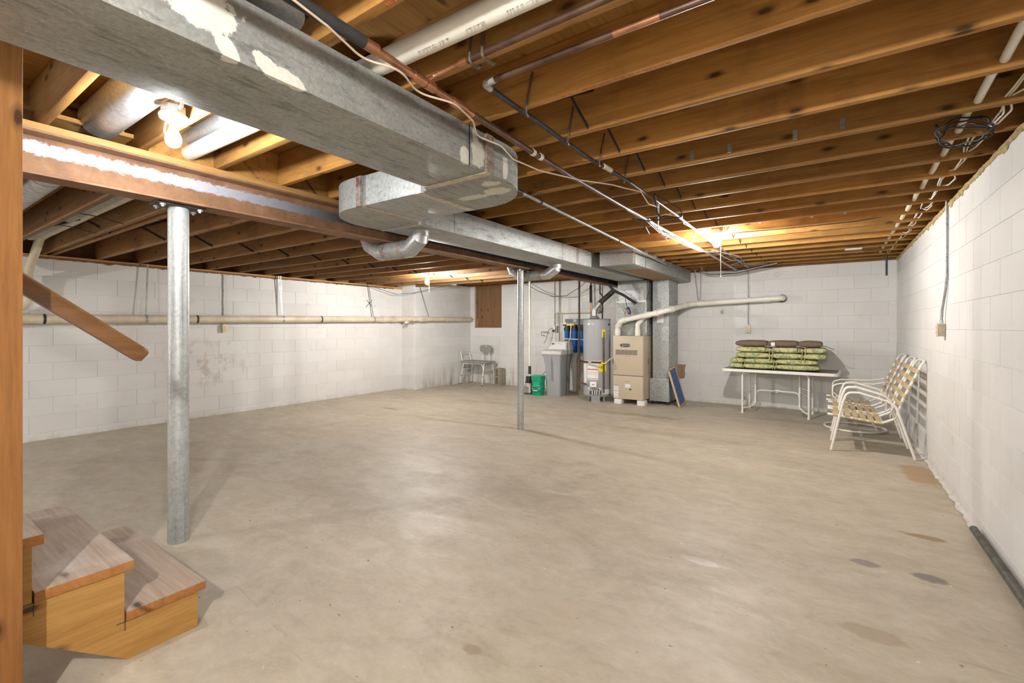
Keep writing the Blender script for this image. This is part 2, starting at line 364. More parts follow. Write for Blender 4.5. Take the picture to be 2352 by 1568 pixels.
class B:
    def __init__(s): s.v = []; s.f = []
    def add(s, vs, fs):
        o = len(s.v); s.v += [tuple(v) for v in vs]; s.f += [tuple(i + o for i in f) for f in fs]; return s
    def box(s, x0, x1, y0, y1, z0, z1):
        vs = [(x, y, z) for z in (z0, z1) for y in (y0, y1) for x in (x0, x1)]
        return s.add(vs, [(0, 2, 3, 1), (4, 5, 7, 6), (0, 1, 5, 4), (2, 6, 7, 3), (0, 4, 6, 2), (1, 3, 7, 5)])
    def obox(s, c, size, rot=(0, 0, 0)):
        R = Euler(rot).to_matrix(); c = Vector(c)
        vs = [c + R @ Vector((x * size[0] / 2, y * size[1] / 2, z * size[2] / 2)) for z in (-1, 1) for y in (-1, 1) for x in (-1, 1)]
        return s.add(vs, [(0, 2, 3, 1), (4, 5, 7, 6), (0, 1, 5, 4), (2, 6, 7, 3), (0, 4, 6, 2), (1, 3, 7, 5)])
    def beam(s, p, q, w, h, up=(0, 0, 1)):
        p, q = Vector(p), Vector(q); d = (q - p).normalized(); u = Vector(up)
        a = d.cross(u)
        if a.length < 1e-4: a = d.cross(Vector((1, 0, 0)))
        a.normalize(); b = a.cross(d)
        vs = [e + a * (i * w / 2) + b * (j * h / 2) for e in (p, q) for (i, j) in ((-1, -1), (1, -1), (1, 1), (-1, 1))]
        return s.add(vs, [(0, 1, 2, 3), (4, 7, 6, 5), (0, 4, 5, 1), (1, 5, 6, 2), (2, 6, 7, 3), (3, 7, 4, 0)])
    def tube(s, pts, r, n=10, caps=True, closed=False, radii=None):
        P = [Vector(p) for p in pts]
        Q = [P[0]]
        for p in P[1:]:
            if (p - Q[-1]).length > 1e-5: Q.append(p)
        P = Q; m = len(P)
        T = []
        for i in range(m):
            if closed: d = P[(i + 1) % m] - P[i - 1]
            else: d = P[min(i + 1, m - 1)] - P[max(i - 1, 0)]
            T.append(d.normalized())
        a = T[0].cross(Vector((0, 0, 1)))
        if a.length < .1: a = T[0].cross(Vector((1, 0, 0)))
        a.normalize(); vs = []; prev = T[0]
        for i in range(m):
            ax = prev.cross(T[i])
            if ax.length > 1e-6:
                a = Matrix.Rotation(prev.angle(T[i]), 3, ax.normalized()) @ a
            a = (a - T[i] * a.dot(T[i])).normalized(); prev = T[i]
            b = T[i].cross(a); rr = radii[i] if radii else r
            vs += [P[i] + (a * math.cos(2 * PI * j / n) + b * math.sin(2 * PI * j / n)) * rr for j in range(n)]
        fs = []
        for i in range(m if closed else m - 1):
            k = (i + 1) % m
            for j in range(n):
                l = (j + 1) % n; fs.append((i * n + j, i * n + l, k * n + l, k * n + j))
        if caps and not closed:
            fs.append(tuple(range(n - 1, -1, -1))); fs.append(tuple((m - 1) * n + j for j in range(n)))
        return s.add(vs, fs)
    def lathe(s, c, prof, n=24, axis=(0, 0, 1)):
        """prof = [(radius, height)] up the axis from c"""
        A = Vector(axis).normalized(); u = A.cross(Vector((0, 1, 0)))
        if u.length < .1: u = A.cross(Vector((1, 0, 0)))
        u.normalize(); w = A.cross(u); c = Vector(c); vs = []; fs = []
        for (r, h) in prof:
            vs += [c + A * h + (u * math.cos(2 * PI * j / n) + w * math.sin(2 * PI * j / n)) * max(r, 1e-4) for j in range(n)]
        for i in range(len(prof) - 1):
            for j in range(n):
                l = (j + 1) % n; fs.append((i * n + j, i * n + l, (i + 1) * n + l, (i + 1) * n + j))
        fs.append(tuple(range(n - 1, -1, -1))); fs.append(tuple((len(prof) - 1) * n + j for j in range(n)))
        return s.add(vs, fs)
    def prism(s, poly, axis, a, b):
        """poly in the two other axes (in x,y,z order) pushed from a to b along axis"""
        def P(p, t):
            return (t, p[0], p[1]) if axis == 0 else ((p[0], t, p[1]) if axis == 1 else (p[0], p[1], t))
        n = len(poly); vs = [P(p, a) for p in poly] + [P(p, b) for p in poly]
        fs = [tuple(range(n)), tuple(range(2 * n - 1, n - 1, -1))] + [(i, i + n, (i + 1) % n + n, (i + 1) % n) for i in range(n)]
        return s.add(vs, fs)
    def build(s, name, mat, parent=None, bevel=0, kind=None, ang=38):
        me = bpy.data.meshes.new(name); me.from_pydata(s.v, [], s.f)
        bm = bmesh.new(); bm.from_mesh(me); bmesh.ops.recalc_face_normals(bm, faces=bm.faces)
        if bevel:
            eds = [e for e in bm.edges if len(e.link_faces) == 2 and e.calc_face_angle(0) > .6]
            bmesh.ops.bevel(bm, geom=eds, offset=bevel, segments=2, profile=.6, affect='EDGES', clamp_overlap=True)
        bm.to_mesh(me); bm.free()
        me.shade_smooth(); me.set_sharp_from_angle(angle=math.radians(ang))
        me.materials.append(MATS[mat])
        return link(name, me, parent, kind)

def link(name, me, parent=None, kind=None):
    o = bpy.data.objects.new(name, me); COL.objects.link(o)
    if parent is not None:
        o.parent = parent
        if parent.get('_w'): o.matrix_parent_inverse = parent.matrix_basis.inverted()
        if parent.parent and parent.parent.get('_w'): o.matrix_parent_inverse = Matrix.Identity(4)
    if kind: o['kind'] = kind
    return o

def tag(o, label, cat, group=None):
    o['label'] = label; o['category'] = cat
    if group: o['group'] = group
    return o

def thing(name, label, cat, loc=(0, 0, 0), rot=0, group=None, world=True):
    """an Empty at the thing's base; world=True: its parts are modelled in room coordinates"""
    o = bpy.data.objects.new(name, None); COL.objects.link(o)
    o.location = loc; o.rotation_euler = (0, 0, rot); o.empty_display_size = .1
    o.matrix_basis = Matrix.Translation(Vector(loc)) @ Matrix.Rotation(rot, 4, 'Z')
    if world: o['_w'] = 1
    return tag(o, label, cat, group)

def clone(o, parent=None):
    c = o.copy(); COL.objects.link(c)
    if parent is not None:
        c.parent = parent; c.matrix_parent_inverse = o.matrix_parent_inverse.copy()
    for ch in list(o.children): clone(ch, c)
    return c

def text_mesh(name, body, size, origin, right, up, mat, parent=None, align='CENTER', shear=0., depth=.0006, bold=0.):
    cu = bpy.data.curves.new(name, 'FONT'); cu.body = body; cu.size = size; cu.align_x = align; cu.align_y = 'CENTER'
    cu.extrude = depth; cu.shear = shear; cu.resolution_u = 2; cu.offset = bold
    tmp = bpy.data.objects.new('tmp', cu); COL.objects.link(tmp)
    dg = bpy.context.evaluated_depsgraph_get(); dg.update()
    me = bpy.data.meshes.new_from_object(tmp.evaluated_get(dg)); bpy.data.objects.remove(tmp); bpy.data.curves.remove(cu)
    r = Vector(right).normalized(); u = Vector(up).normalized(); nrm = r.cross(u)
    M = Matrix((r, u, nrm)).transposed().to_4x4(); M.translation = Vector(origin)
    me.transform(M); me.materials.clear(); me.materials.append(MATS[mat]); me.name = name
    return link(name, me, parent)
# ------------------------------------------------------------------ room shell
XR, XL, XJ, YB, YF, YJ = .789, -7.69, -7.305, 8.78, -3.2, 6.93
ZTOP, ZLEFT, ZJ, ZJL = 2.33, 2.16, 2.362, 2.20        # wall tops, undersides of the joists (main bay, left bay)
JD = .235                                              # joist depth
REC = .0035
def struct(o): o['kind'] = 'structure'; return o

struct(B().box(XL - .3, XR + .3, YF - .2, YB + .3, -.12, 0).build('floor', 'bare_concrete'))

BLK = {}
def block_mesh(l, h):
    k = (round(l, 3), round(h, 3))
    if k not in BLK:
        g, i = .0012, .0019
        b = B()
        o = [(g, -REC, g), (l - g, -REC, g), (l - g, -REC, h - g), (g, -REC, h - g)]
        f = [(g + i, 0, g + i), (l - g - i, 0, g + i), (l - g - i, 0, h - g - i), (g + i, 0, h - g - i)]
        b.add(o + f, [(4, 5, 6, 7), (0, 1, 5, 4), (1, 2, 6, 5), (2, 3, 7, 6), (3, 0, 4, 7)])
        me = bpy.data.meshes.new('concrete_block'); me.from_pydata(b.v, [], b.f)
        bm = bmesh.new(); bm.from_mesh(me); bmesh.ops.recalc_face_normals(bm, faces=bm.faces)
        for fc in bm.faces:
            if fc.normal.y < -.01: fc.normal_flip()
        bm.to_mesh(me); bm.free(); me.materials.append(MATS['white_block_paint']); BLK[k] = me
    return BLK[k]

def blocks(wall, O, n, length, top, z0, hole=None, ch=.2032, phase=0.):
    """individual blocks in running bond on the face of a wall; O = face corner at the floor"""
    n = Vector(n); u = n.cross(Vector((0, 0, 1))); L = .4064; rng = random.Random(wall.name)
    row = 0; z = z0 - ch * math.ceil(z0 / ch)
    while z < top - .01:
        za, zb = max(z, 0.), min(z + ch, top); par = round((z - z0) / ch)
        if zb - za > .02:
            x = -L + (L / 2 if par % 2 else 0.) + phase
            while x < length:
                xa, xb = max(x, 0.), min(x + L, length); x += L
                segs = [(xa, xb)]
                if hole and zb > hole[2] + .03 and za < hole[3]:
                    segs = [(a, min(b, hole[0])) for a, b in segs if a < hole[0]] + [(max(a, hole[1]), b) for a, b in segs if b > hole[1]]
                for a, b in segs:
                    if b - a < .03: continue
                    o = link('concrete_block', block_mesh(b - a, zb - za), wall)
                    M = Matrix((u, n, Vector((0, 0, 1)))).transposed().to_4x4()
                    M.translation = Vector(O) + u * a + Vector((0, 0, za)) + n * (rng.random() * .0012 - .0006)
                    o.matrix_basis = M
        z += ch; row += 1

w = struct(B().box(XR + REC, XR + .2, YF, YB + .2, 0, ZTOP).build('wall_right', 'painted_mortar'))
blocks(w, (XR, 2.2, 0), (-1, 0, 0), YB - 2.2, ZTOP, 1.32, phase=.12)
B().box(XR, XR + REC + .001, YF, 2.2, 0, ZTOP).build('wall_face', 'white_block_paint', w)
HX0, HX1, HZ = -7.17, -6.36, 1.325
w = struct(B().box(HX1, XR + .2, YB + REC, YB + .2, 0, ZTOP).box(XL - .2, HX1, YB + REC, YB + .2, 0, HZ).box(XL - .2, HX0, YB + REC, YB + .2, HZ, ZTOP).build('wall_back', 'painted_mortar'))
blocks(w, (XR, YB, 0), (0, -1, 0), XR - XJ, ZTOP, 1.32, hole=(XR - HX1, XR - HX0, HZ - .01, 3), phase=.3)
w = struct(B().box(XL - .2, XL - REC, YF, YJ + .1, 0, ZLEFT).build('wall_left', 'painted_mortar'))
blocks(w, (XL, YJ, 0), (1, 0, 0), YJ - .75, ZLEFT, 1.33, ch=.2065)
B().box(XL - REC - .001, XL, YF, .75, 0, ZLEFT).build('wall_face', 'white_block_paint', w)
w = struct(B().box(XL - .2, XJ - REC, YJ + REC, YB + .2, 0, ZTOP).build('wall_left_pier', 'painted_mortar'))
blocks(w, (XJ, YB, 0), (1, 0, 0), YB - YJ, ZTOP, 1.32)
blocks(w, (XJ, YJ, 0), (0, -1, 0), XJ - XL, ZTOP, 1.32, phase=.2)
struct(B().box(XL - .2, XR + .2, YF - .2, YF, 0, 2.7).build('wall_front', 'white_block_paint'))

# boarded-up window in the back wall
win = struct(B().box(HX0, HX1, YB + .05, YB + .065, HZ, 2.36).build('window_1', 'plywood_board'))
struct(B().box(HX0 - .005, HX1 + .005, YB + .02, YB + .2, HZ - .012, HZ + .006).build('window_sill', 'joint_sealant', win))
B().box(HX0, HX0 + .10, YB + .034, YB + .05, HZ, HZ + .24).build('board_patch', 'old_joist_wood', win)

# subfloor boards, rims and sills
ceil = struct(B().box(-3.5, XR + .2, .45, YB + .2, 2.598, 2.62).box(-2.28, XR + .2, YF, .45, 2.598, 2.62)
              .box(XL - .2, -3.5, 7.02, YB + .2, 2.598, 2.62).build('ceiling', 'subfloor_plywood'))
ceil2 = struct(B().box(XL - .2, -3.34, YF, 7.05, 2.436, 2.458).box(-3.52, -3.5, YF, 7.02, 2.436, 2.62)
               .box(-3.5, -2.28, YF, -2.4, 2.598, 2.62).build('ceiling_left_bay', 'subfloor_plywood'))
struct(B().box(XR + .15, XR + .19, YF, YB + .2, ZTOP, 2.6).box(XL - .2, XR + .2, YB + .15, YB + .19, ZTOP, 2.6).build('trim_1', 'header_wood'))
struct(B().box(XL - .19, XL - .15, YF, 7.05, ZLEFT, 2.45).build('trim_2', 'header_wood'))
struct(B().box(XR + .004, XR + .14, YF, YB, ZTOP, ZJ - .002).box(XJ, XR, YB + .004, YB + .14, ZTOP, ZJ - .002).build('trim_3', 'header_wood'))
struct(B().box(XL - .14, XL + .012, YF, YJ, ZLEFT + .002, ZJL - .002).build('trim_4', 'sill_wood'))

def ragged(name, mat, p0, p1, out, w, h, seed, step=.035):
    """uneven bead of sill sealant along a wall top"""
    rg = random.Random(seed); p0, p1, out = Vector(p0), Vector(p1), Vector(out); d = p1 - p0; n = int(d.length / step)
    vs = []; fs = []
    for i in range(n + 1):
        c = p0 + d * (i / n); a = w * rg.uniform(.45, 1.25); lo = h * rg.uniform(.5, 1.2)
        if rg.random() < .08: lo *= 1.7
        vs += [c - out * .02 + Vector((0, 0, .012)), c + out * a * .7 + Vector((0, 0, .010)), c + out * a - Vector((0, 0, lo * .4)), c + out * a * .35 - Vector((0, 0, lo)), c - out * .02 - Vector((0, 0, lo * .8))]
    for i in range(n):
        for j in range(4): fs.append((i * 5 + j, i * 5 + j + 1, i * 5 + j + 6, i * 5 + j + 5))
    b = B(); b.add(vs, fs); return struct(b.build(name, mat, ang=70))
ragged('trim_5', 'foam_sealant', (XR, 2.3, ZTOP + .012), (XR, YB - .03, ZTOP + .012), (-1, 0, 0), .016, .026, 3)
ragged('trim_6', 'header_wood', (XL + .012, 1.28, ZLEFT + .004), (XL + .012, YJ - .25, ZLEFT + .004), (1, 0, 0), .012, .014, 5)
ragged('trim_7', 'foam_sealant', (XR, 2.9, .012), (XR, 6.9, .006), (-1, 0, 0), .03, .012, 9, .06).data.materials[0] = MATS['white_block_paint']

# joists: every one an object of its own, hung under the subfloor it carries
JM = {}
def joist(parent, x0, x1, y, zb, mat, d=JD, t=.038):
    """y = far lower edge"""
    k = (round(x1 - x0, 2), mat, d)
    if k not in JM:
        o = B().box(0, x1 - x0, -t, 0, 0, d).build('floor_joist', mat, parent, bevel=.003); JM[k] = o.data
    else: o = link('floor_joist', JM[k], parent)
    o.location = (x0, y, zb); return o
YJ0, SP = 1.8355, .4064
for n in range(-11, 18):
    y = YJ0 + n * SP - (.02 if n < 0 else 0)
    if n <= -4: joist(ceil, -2.26, XR + .15, y, ZJ, 'joist_wood')
    elif y > 7.05: joist(ceil, XJ - .1, XR + .15, y, ZJ, 'joist_wood')
    else: joist(ceil, -3.47, XR + .15, y, ZJ, 'joist_wood')
LY = [1.453 + .4265 * k for k in range(-10, 14)]
for y in LY: joist(ceil2, XL - .14, -3.345, y, ZJL, 'old_joist_wood')
joist(ceil2, XL - .14, -3.345, 1.375, ZJL, 'old_joist_wood')
# blocking over the steel beam, between lapped joist ends
bm_ = {}
for n in range(-2, 13):
    y = YJ0 + n * SP
    if 'b' not in bm_:
        o = B().box(-3.34, -3.30, 0, SP - .04, ZJ, ZJ + JD - .003).build('blocking', 'joist_wood', ceil); bm_['b'] = o.data
    else: o = link('blocking', bm_['b'], ceil)
    o.location = (0, y + .001, 0)
# steel cross bridging
def bridging(parent, x, y, zb, span, d):
    o = B().beam((x, y + .001, zb + d - .03), (x + .02, y + span - .001, zb + .012), .022, .004, (1, 0, 0)).build('bridging_strap', 'black_iron', parent)
    B_ = B().beam((x + .03, y + .001, zb + .012), (x + .05, y + span - .001, zb + d - .03), .022, .004, (1, 0, 0)).build('bridging_strap', 'black_iron', parent)
for n in range(0, 17): bridging(ceil, -1.06 + .012 * n, YJ0 + n * SP, ZJ, SP - .038, JD)
for k in range(9, 23): bridging(ceil2, -5.5, LY[k] + .0, ZJL, .4265 - .038, JD)
# small steel clips left nailed to two joist faces
def clip(x, y, z):
    o = B().box(x - .011, x + .011, y - .003, y, z - .03, z + .03).box(x - .011, x + .011, y - .02, y, z - .03, z - .026).build('nail_clip', 'strap_steel', ceil)
for x, dz in ((-.715, 0), (-.5, -.004), (-.167, 0), (.048, .008)): clip(x, YJ0 + 3 * SP - .038, 2.409 + dz)
for x in (-.83, -.615, -.16, .105): clip(x, YJ0 + 9 * SP - .038, 2.45)
# joist stamp
text_mesh('lumber_stamp', 'WINTON  -  W W  -  KILN DRIED  -  W W', .026, (-.75, YJ0 - .019, ZJ - .0006), (-1, 0, 0), (0, 1, 0), 'stencil_red', ceil)
text_mesh('lumber_stamp', 'KILN DRIED  -  W W', .026, (-1.05, YJ0 - 2 * SP - .039, ZJ - .0006), (-1, 0, 0), (0, 1, 0), 'stencil_red', ceil)
text_mesh('lumber_stamp', 'KILN DRIED', .026, (.25, YJ0 - .019, ZJ - .0006), (-1, 0, 0), (0, 1, 0), 'stencil_red', ceil)

# ------------------------------------------------------------------ steel beam and its columns
BX = -3.33
t = thing('steel_beam', 'long rusty steel I-beam with worn blue-grey primer crossing the room under the joists', 'beam', (BX, 0, 2.10))
fl, zt, zb_ = .076, 2.325, 2.10
prof = [(BX - fl, zb_), (BX + fl, zb_), (BX + fl, zb_ + .012), (BX + .012, zb_ + .02), (BX + .006, zb_ + .03), (BX + .006, zt - .03), (BX + .012, zt - .02), (BX + fl, zt - .012), (BX + fl, zt),
        (BX - fl, zt), (BX - fl, zt - .012), (BX - .012, zt - .02), (BX - .006, zt - .03), (BX - .006, zb_ + .03), (BX - .012, zb_ + .02), (BX - fl, zb_ + .012)]
B().prism(prof, 1, YF + .02, YB - .02).build('rolled_section', 'rusty_steel', t, ang=25)
B().box(BX - .085, BX + .072, YF + .02, 2.9, zt, ZJ - .001).build('nailer_plate', 'sill_wood', t, bevel=.002)
B().box(BX - .085, BX + .070, 2.903, 7.0, zt, ZJ - .001).build('nailer_plate', 'sill_wood', t, bevel=.002)

def column(x, y, r, label):
    t = thing('steel_column', label, 'column', (x, y, 0), group=None)
    B().lathe((x, y, 0), [(r, 0), (r, 2.05), (r * .985, 2.075), (r * .9, 2.088)], 32).build('pipe_shaft', 'post_steel', t)
    B().box(x - .07, x + .07, y - .13, y + .13, 2.088, 2.0995).build('cap_plate', 'black_iron', t)
    for dx in (-.05, .05):
        for dy in (-.1, .1):
            B().lathe((x + dx, y + dy, 2.068), [(.008, 0), (.008, .01), (.016, .01), (.016, .02)], 6).build('bolt', 'galvanized_bright', t)
column(-3.37, 1.20, .056, 'near galvanized steel column standing behind the wooden stairs')
column(-3.37, 5.08, .042, 'far slender galvanized steel column standing mid floor in front of the water softener')

# ------------------------------------------------------------------ stairs
SX = -2.337; SXL = -3.345; RISE, RUN = .2015, .2615
t = thing('staircase', 'wooden basement stairs with worn grey treads and yellow-brown stringers', 'stairs', (SX, .65, 0))
def stringer_poly():
    top = []; N = 9
    y = .907; top.append((y, 0)); z = .158
    for i in range(N):
        top.append((y, z)); y2 = y - RUN; top.append((y2, z)); y = y2; z += RISE
    # lower edge parallel to the slope, cut at the floor
    ye, ze = top[-1]
    s = RISE / RUN
    low0 = (.657, 0.); dy = low0[0] - ye
    return top + [(ye, max(ze - .25, dy * s)), low0]
pol = stringer_poly()
for (a, b) in ((SX - .038, SX), (SXL, SXL + .038)):
    B().prism(pol, 0, a, b).build('stringer', 'stair_board', t, ang=20)
TM = None
for i in range(9):
    ynose, zt_ = .937 - RUN * i, .195 + RISE * i
    if TM is None:
        o = B().box(SXL - .01, SX + .008, -.287, 0, -.037, 0).build('tread', 'worn_tread', t, bevel=.004); TM = o.data
    else: o = link('tread', TM, t)
    o.location = (0, ynose, zt_)
# pencil layout marks on the outer stringer
for k in ((.62, .69, .155, .1575), (.646, .6485, .12, .2), (.345, .41, .357, .3595), (.387, .3895, .31, .4)): B().box(SX, SX + .0008, *k).build('layout_mark', 'marker_black', t)
tag(B().box(-2.285, -2.196, -.05, .340, 0, ZJ - .002).build('stair_post', 'post_wood', None, bevel=.003), 'tall orange-brown wooden post at the left edge in front of the stairs', 'post')

t = thing('handrail', 'varnished brown wooden handrail sloping down beside the stairs', 'handrail', (-2.39, .72, 1.2))
hd = Vector((0, .355, -.28)).normalized(); e = Vector((-2.385, .715, 1.222))
pr = [(-.019, -.030), (.019, -.030), (.021, -.012), (.021, .018), (.014, .030), (-.014, .030), (-.021, .018), (-.021, -.012)]
up = Vector((1, 0, 0)).cross(hd).normalized()
if up.z < 0: up = -up
vs = []; N = len(pr)
for p, sc in ((e + hd * .012, .72), (e, .97), (e - hd * .02, 1.), (e - hd * 2.6, 1.)):
    vs += [p + Vector((1, 0, 0)) * (a * sc) + up * (b * sc) for a, b in pr]
fs = [(i * N + j, i * N + (j + 1) % N, (i + 1) * N + (j + 1) % N, (i + 1) * N + j) for i in range(3) for j in range(N)] + [tuple(range(N)), tuple(range(4 * N - 1, 3 * N - 1, -1))]
B().add(vs, fs).build('rail', 'varnished_rail', t)
b = B(); q = e - hd * .62
b.tube(rounded([q - up * .028, q - up * .07, q + Vector((.115, 0, -.09))], .03), .007, 8); b.build('rail_bracket', 'black_iron', t)

# ------------------------------------------------------------------ rectangular ducts
Z0, Z1 = 2.158, 2.3605
t = thing('supply_trunk_duct', 'big dusty galvanized sheet metal trunk duct jogging sideways beside the steel beam', 'duct', (-1.73, 1.2, Z0))
B().box(-1.955, -1.505, -2.6, 1.93, Z0, Z1).build('straight_section', 'galvanized_painted', t, bevel=.003)
arc = lambda cx, cy, r, a0, a1, k=8: [(cx + r * math.cos(math.radians(a0 + (a1 - a0) * i / k)), cy + r * math.sin(math.radians(a0 + (a1 - a0) * i / k))) for i in range(k + 1)]
el1 = [(-1.955, 1.93), (-1.5, 1.93), (-1.495, 2.12)] + [(-1.495 - .42 + .42 * math.cos(math.radians(a)), 2.10 + .413 * math.sin(math.radians(a))) for a in range(10, 91, 10)] + [(-2.07, 2.513), (-2.07, 2.0), (-1.99, 1.985)]
B().prism(el1, 2, Z0 - .002, Z1).build('elbow', 'galvanized_painted', t, ang=30)
B().box(-2.62, -2.07, 2.0, 2.511, Z0, Z1).build('straight_section', 'galvanized_spangle', t, bevel=.002)
el2 = [(-2.60, 1.99), (-2.60, 2.512), (-2.66, 2.56), (-2.695, 2.60), (-3.13, 2.60), (-3.135, 2.42)] + [(-2.735 + .40 * math.cos(math.radians(a)), 2.40 + .41 * math.sin(math.radians(a))) for a in range(190, 271, 10)]
B().prism(el2, 2, Z0 - .002, Z1).build('elbow', 'galvanized', t, ang=30)
B().box(-3.13, -2.695, 2.60, 8.19, Z0, Z1).build('straight_section', 'galvanized_spangle', t, bevel=.003)
# seams, cleats and tape
for y in (1.80,): B().box(-1.5065, -1.5025, y - .003, y + .003, Z0, Z1).build('drive_cleat', 'black_iron', t)
for y in (3.03, 4.99): B().box(-2.6965, -2.6925, y - .006, y + .004, Z0, Z1).build('drive_cleat', 'galvanized', t)
B().box(-1.5, -1.4915, 1.928, 1.985, Z0 - .002, Z1).build('tape_strip', 'aged_tape', t)
B().box(-1.96, -1.495, 1.925, 1.975, Z0 - .0045, Z0 - .001).build('sealant_strip', 'joint_sealant', t)
B().box(-2.10, -2.045, 1.995, 2.50, Z0 - .0045, Z0 - .001).build('sealant_strip', 'joint_sealant', t)
B().box(-2.105, -2.02, 1.9965, 2.002, Z0 - .004, Z1).build('tape_strip', 'foil_tape', t)
B().box(-2.625, -2.595, 2.0, 2.54, Z0 - .0045, Z0 - .001).build('sealant_strip', 'joint_sealant', t)
B().box(-2.655, -2.605, 1.983, 2.0, Z0 - .003, Z1).build('tape_strip', 'aged_tape', t)
B().box(-2.605, -2.575, 1.9965, 2.002, Z0 - .003, Z1).build('tape_strip', 'foil_tape', t)
B().box(-3.13, -2.69, 2.59, 2.615, Z0 - .0045, Z0 - .001).build('sealant_strip', 'joint_sealant', t)
B().box(-2.697, -2.692, 2.575, 2.625, Z0 - .003, Z1).build('tape_strip', 'foil_tape', t)
B().box(-2.697, -2.6915, 5.36, 5.42, Z0, Z1).build('tape_strip', 'foil_tape', t)
B().box(-3.13, -2.695, 5.22, 5.24, Z0 - .002, Z0).build('sealant_strip', 'joint_sealant', t)

t = thing('return_duct', 'short rectangular return duct hanging from the joists in front of the back wall', 'duct', (-2.33, 7.2, Z0))
B().box(-2.555, -2.10, 5.78, 8.74, Z0, Z1).build('straight_section', 'galvanized', t, bevel=.003)
B().box(-2.5, -2.14, 6.35, 8.0, Z0 - .002, Z0).build('bottom_patch', 'cardboard', t)
B().box(-2.558, -2.097, 5.775, 5.79, Z0 - .003, Z1).box(-2.10, -2.096, 5.78, 5.86, Z0, Z1).build('tape_strip', 'foil_tape', t)
B().box(-2.10, -2.0955, 6.22, 6.27, Z0 - .002, Z1).build('tape_strip', 'foil_tape', t)
B().box(-2.556, -2.098, 5.776, 5.779, Z0, Z1).build('end_cap', 'aged_tape', t)
for y in (6.25, 6.65, 7.05): B().beam((-2.07, y, ZJ), (-2.15, y, 2.33), .05, .012, (0, 1, 0)).build('hanger_tab', 'galvanized_bright', t)

def branch(pts, r, label):
    t = thing('branch_duct_elbow', label, 'duct', pts[0])
    P = [Vector(p) for p in pts]
    B().lathe(P[0] - Vector((0, 0, .055)), [(r * 1.04, 0), (r * 1.04, .045), (r * 1.22, .05), (r * 1.22, .053)], 20).build('collar', 'galvanized_bright', t)
    B().tube(P[:3] + [P[2] + (P[3] - P[2]) * .25], r, 18).build('elbow', 'galvanized_bright', t, ang=20)
    B().tube([P[2] + (P[3] - P[2]) * .2, P[2] + (P[3] - P[2]) * .8], r * .985, 24).build('pipe_section', 'galvanized', t)
    B().tube([P[2] + (P[3] - P[2]) * .78] + P[3:], r, 18).build('elbow', 'galvanized_bright', t, ang=20)
    for f in (.22, .78):
        c = P[2] + (P[3] - P[2]) * f; d = (P[3] - P[2]).normalized() * .022
        B().tube([c - d, c + d], r * 1.02, 24).build('tape_strip', 'aged_tape', t)
branch([(-2.86, 2.77, 2.157), (-2.86, 2.77, 2.09), (-2.99, 2.79, 2.02), (-3.38, 2.80, 2.02), (-3.53, 2.80, 2.10), (-3.62, 2.80, 2.27), (-3.62, 2.80, 2.42)], .076, 'near round branch duct elbow dipping under the steel beam')
branch([(-2.93, 5.24, 2.157), (-2.93, 5.24, 2.10), (-3.05, 5.24, 2.03), (-3.47, 5.26, 2.03), (-3.60, 5.26, 2.10), (-3.67, 5.26, 2.25), (-3.67, 5.26, 2.42)], .07, 'far round branch duct elbow dipping under the beam behind the slender column')

def run(name, pts, r, mat, label, cat, parent=None, n=14, R=.05, group=None):
    o = B().tube(rounded(pts, R), r, n).build(name, mat, parent, ang=60)
    if parent is None: tag(o, label, cat, group)
    return o
run('round_duct', [(-1.53, .82, 2.385), (-1.56, .82, 2.492), (-3.36, .82, 2.492)], .095, 'galvanized_bright', 'round shiny duct in the joist bay left of the bare bulb', 'duct', n=24)
run('round_duct', [(-1.9, 1.238, 2.518), (-3.42, 1.238, 2.518)], .047, 'galvanized_bright', 'round duct in the joist bay right of the bare bulb above the beam', 'duct', n=24)
t = thing('insulated_duct', 'thick foil-wrapped round duct under the left bay joists above the handrail', 'duct', (-4.6, .76, 2.3))
B().tube([(-3.48, .74, 2.33), (-6.9, .74, 2.33)], .10, 24).build('jacket', 'insulation_foil', t)
for x in (-4.1, -4.75): B().tube([(x, .74, 2.33), (x - .03, .74, 2.33)], .103, 24).build('band', 'foil_tape', t)
B().tube(rounded([(-6.9, .80, 2.30), (-7.2, .90, 2.22), (-7.45, .98, 2.12)], .1), .10, 16).build('flexible_end', 'black_foam', t)
t = thing('round_duct', 'long dark round duct beside the drain pipe under the left bay joists', 'duct', (-5, 1.12, 2.3))
B().tube([(-3.48, 1.12, 2.305), (-6.9, 1.12, 2.305)], .055, 20).build('pipe_section', 'galvanized', t)
for x in (-4.9, -5.6): B().tube(rounded([(x, 1.0, 2.24), (x + .02, 1.15, 2.235), (x + .1, 1.32, 2.19)], .05), .004, 6).build('hanger_wire', 'black_iron', t)
# ------------------------------------------------------------------ overhead piping
t = thing('drain_pipe', 'white plastic drain pipe with faint printing running between the joists above the trunk duct', 'pipe', (-1, 1.25, 2.4))
B().tube([(XR + .1, 1.262, 2.395), (-3.42, 1.232, 2.425)], .043, 24).build('pipe_section', 'pvc_white', t)
d_ = Vector((1, .0075, -.0075)).normalized()
for k, s_ in enumerate(('PVC 1120', 'ASTM', 'PVC-DWV')): text_mesh('pipe_print', s_, .034, (-.80 - .2 * k, 1.2285 - .0015 * k, 2.3655 + .0015 * k), -d_, (0, .62, .78), 'pipe_ink', t, depth=.0003)
t = thing('drain_pipe', 'long cream plastic drain pipe strapped along the left wall', 'pipe', (XL + .08, 3, 1.45))
px_, slope = XL + .078, .0133
pz = lambda y: 1.4185 + slope * y
B().tube([(px_, -.4, pz(-.4)), (px_, 6.55, pz(6.55))], .057, 24).build('pipe_section', 'pvc_aged', t)
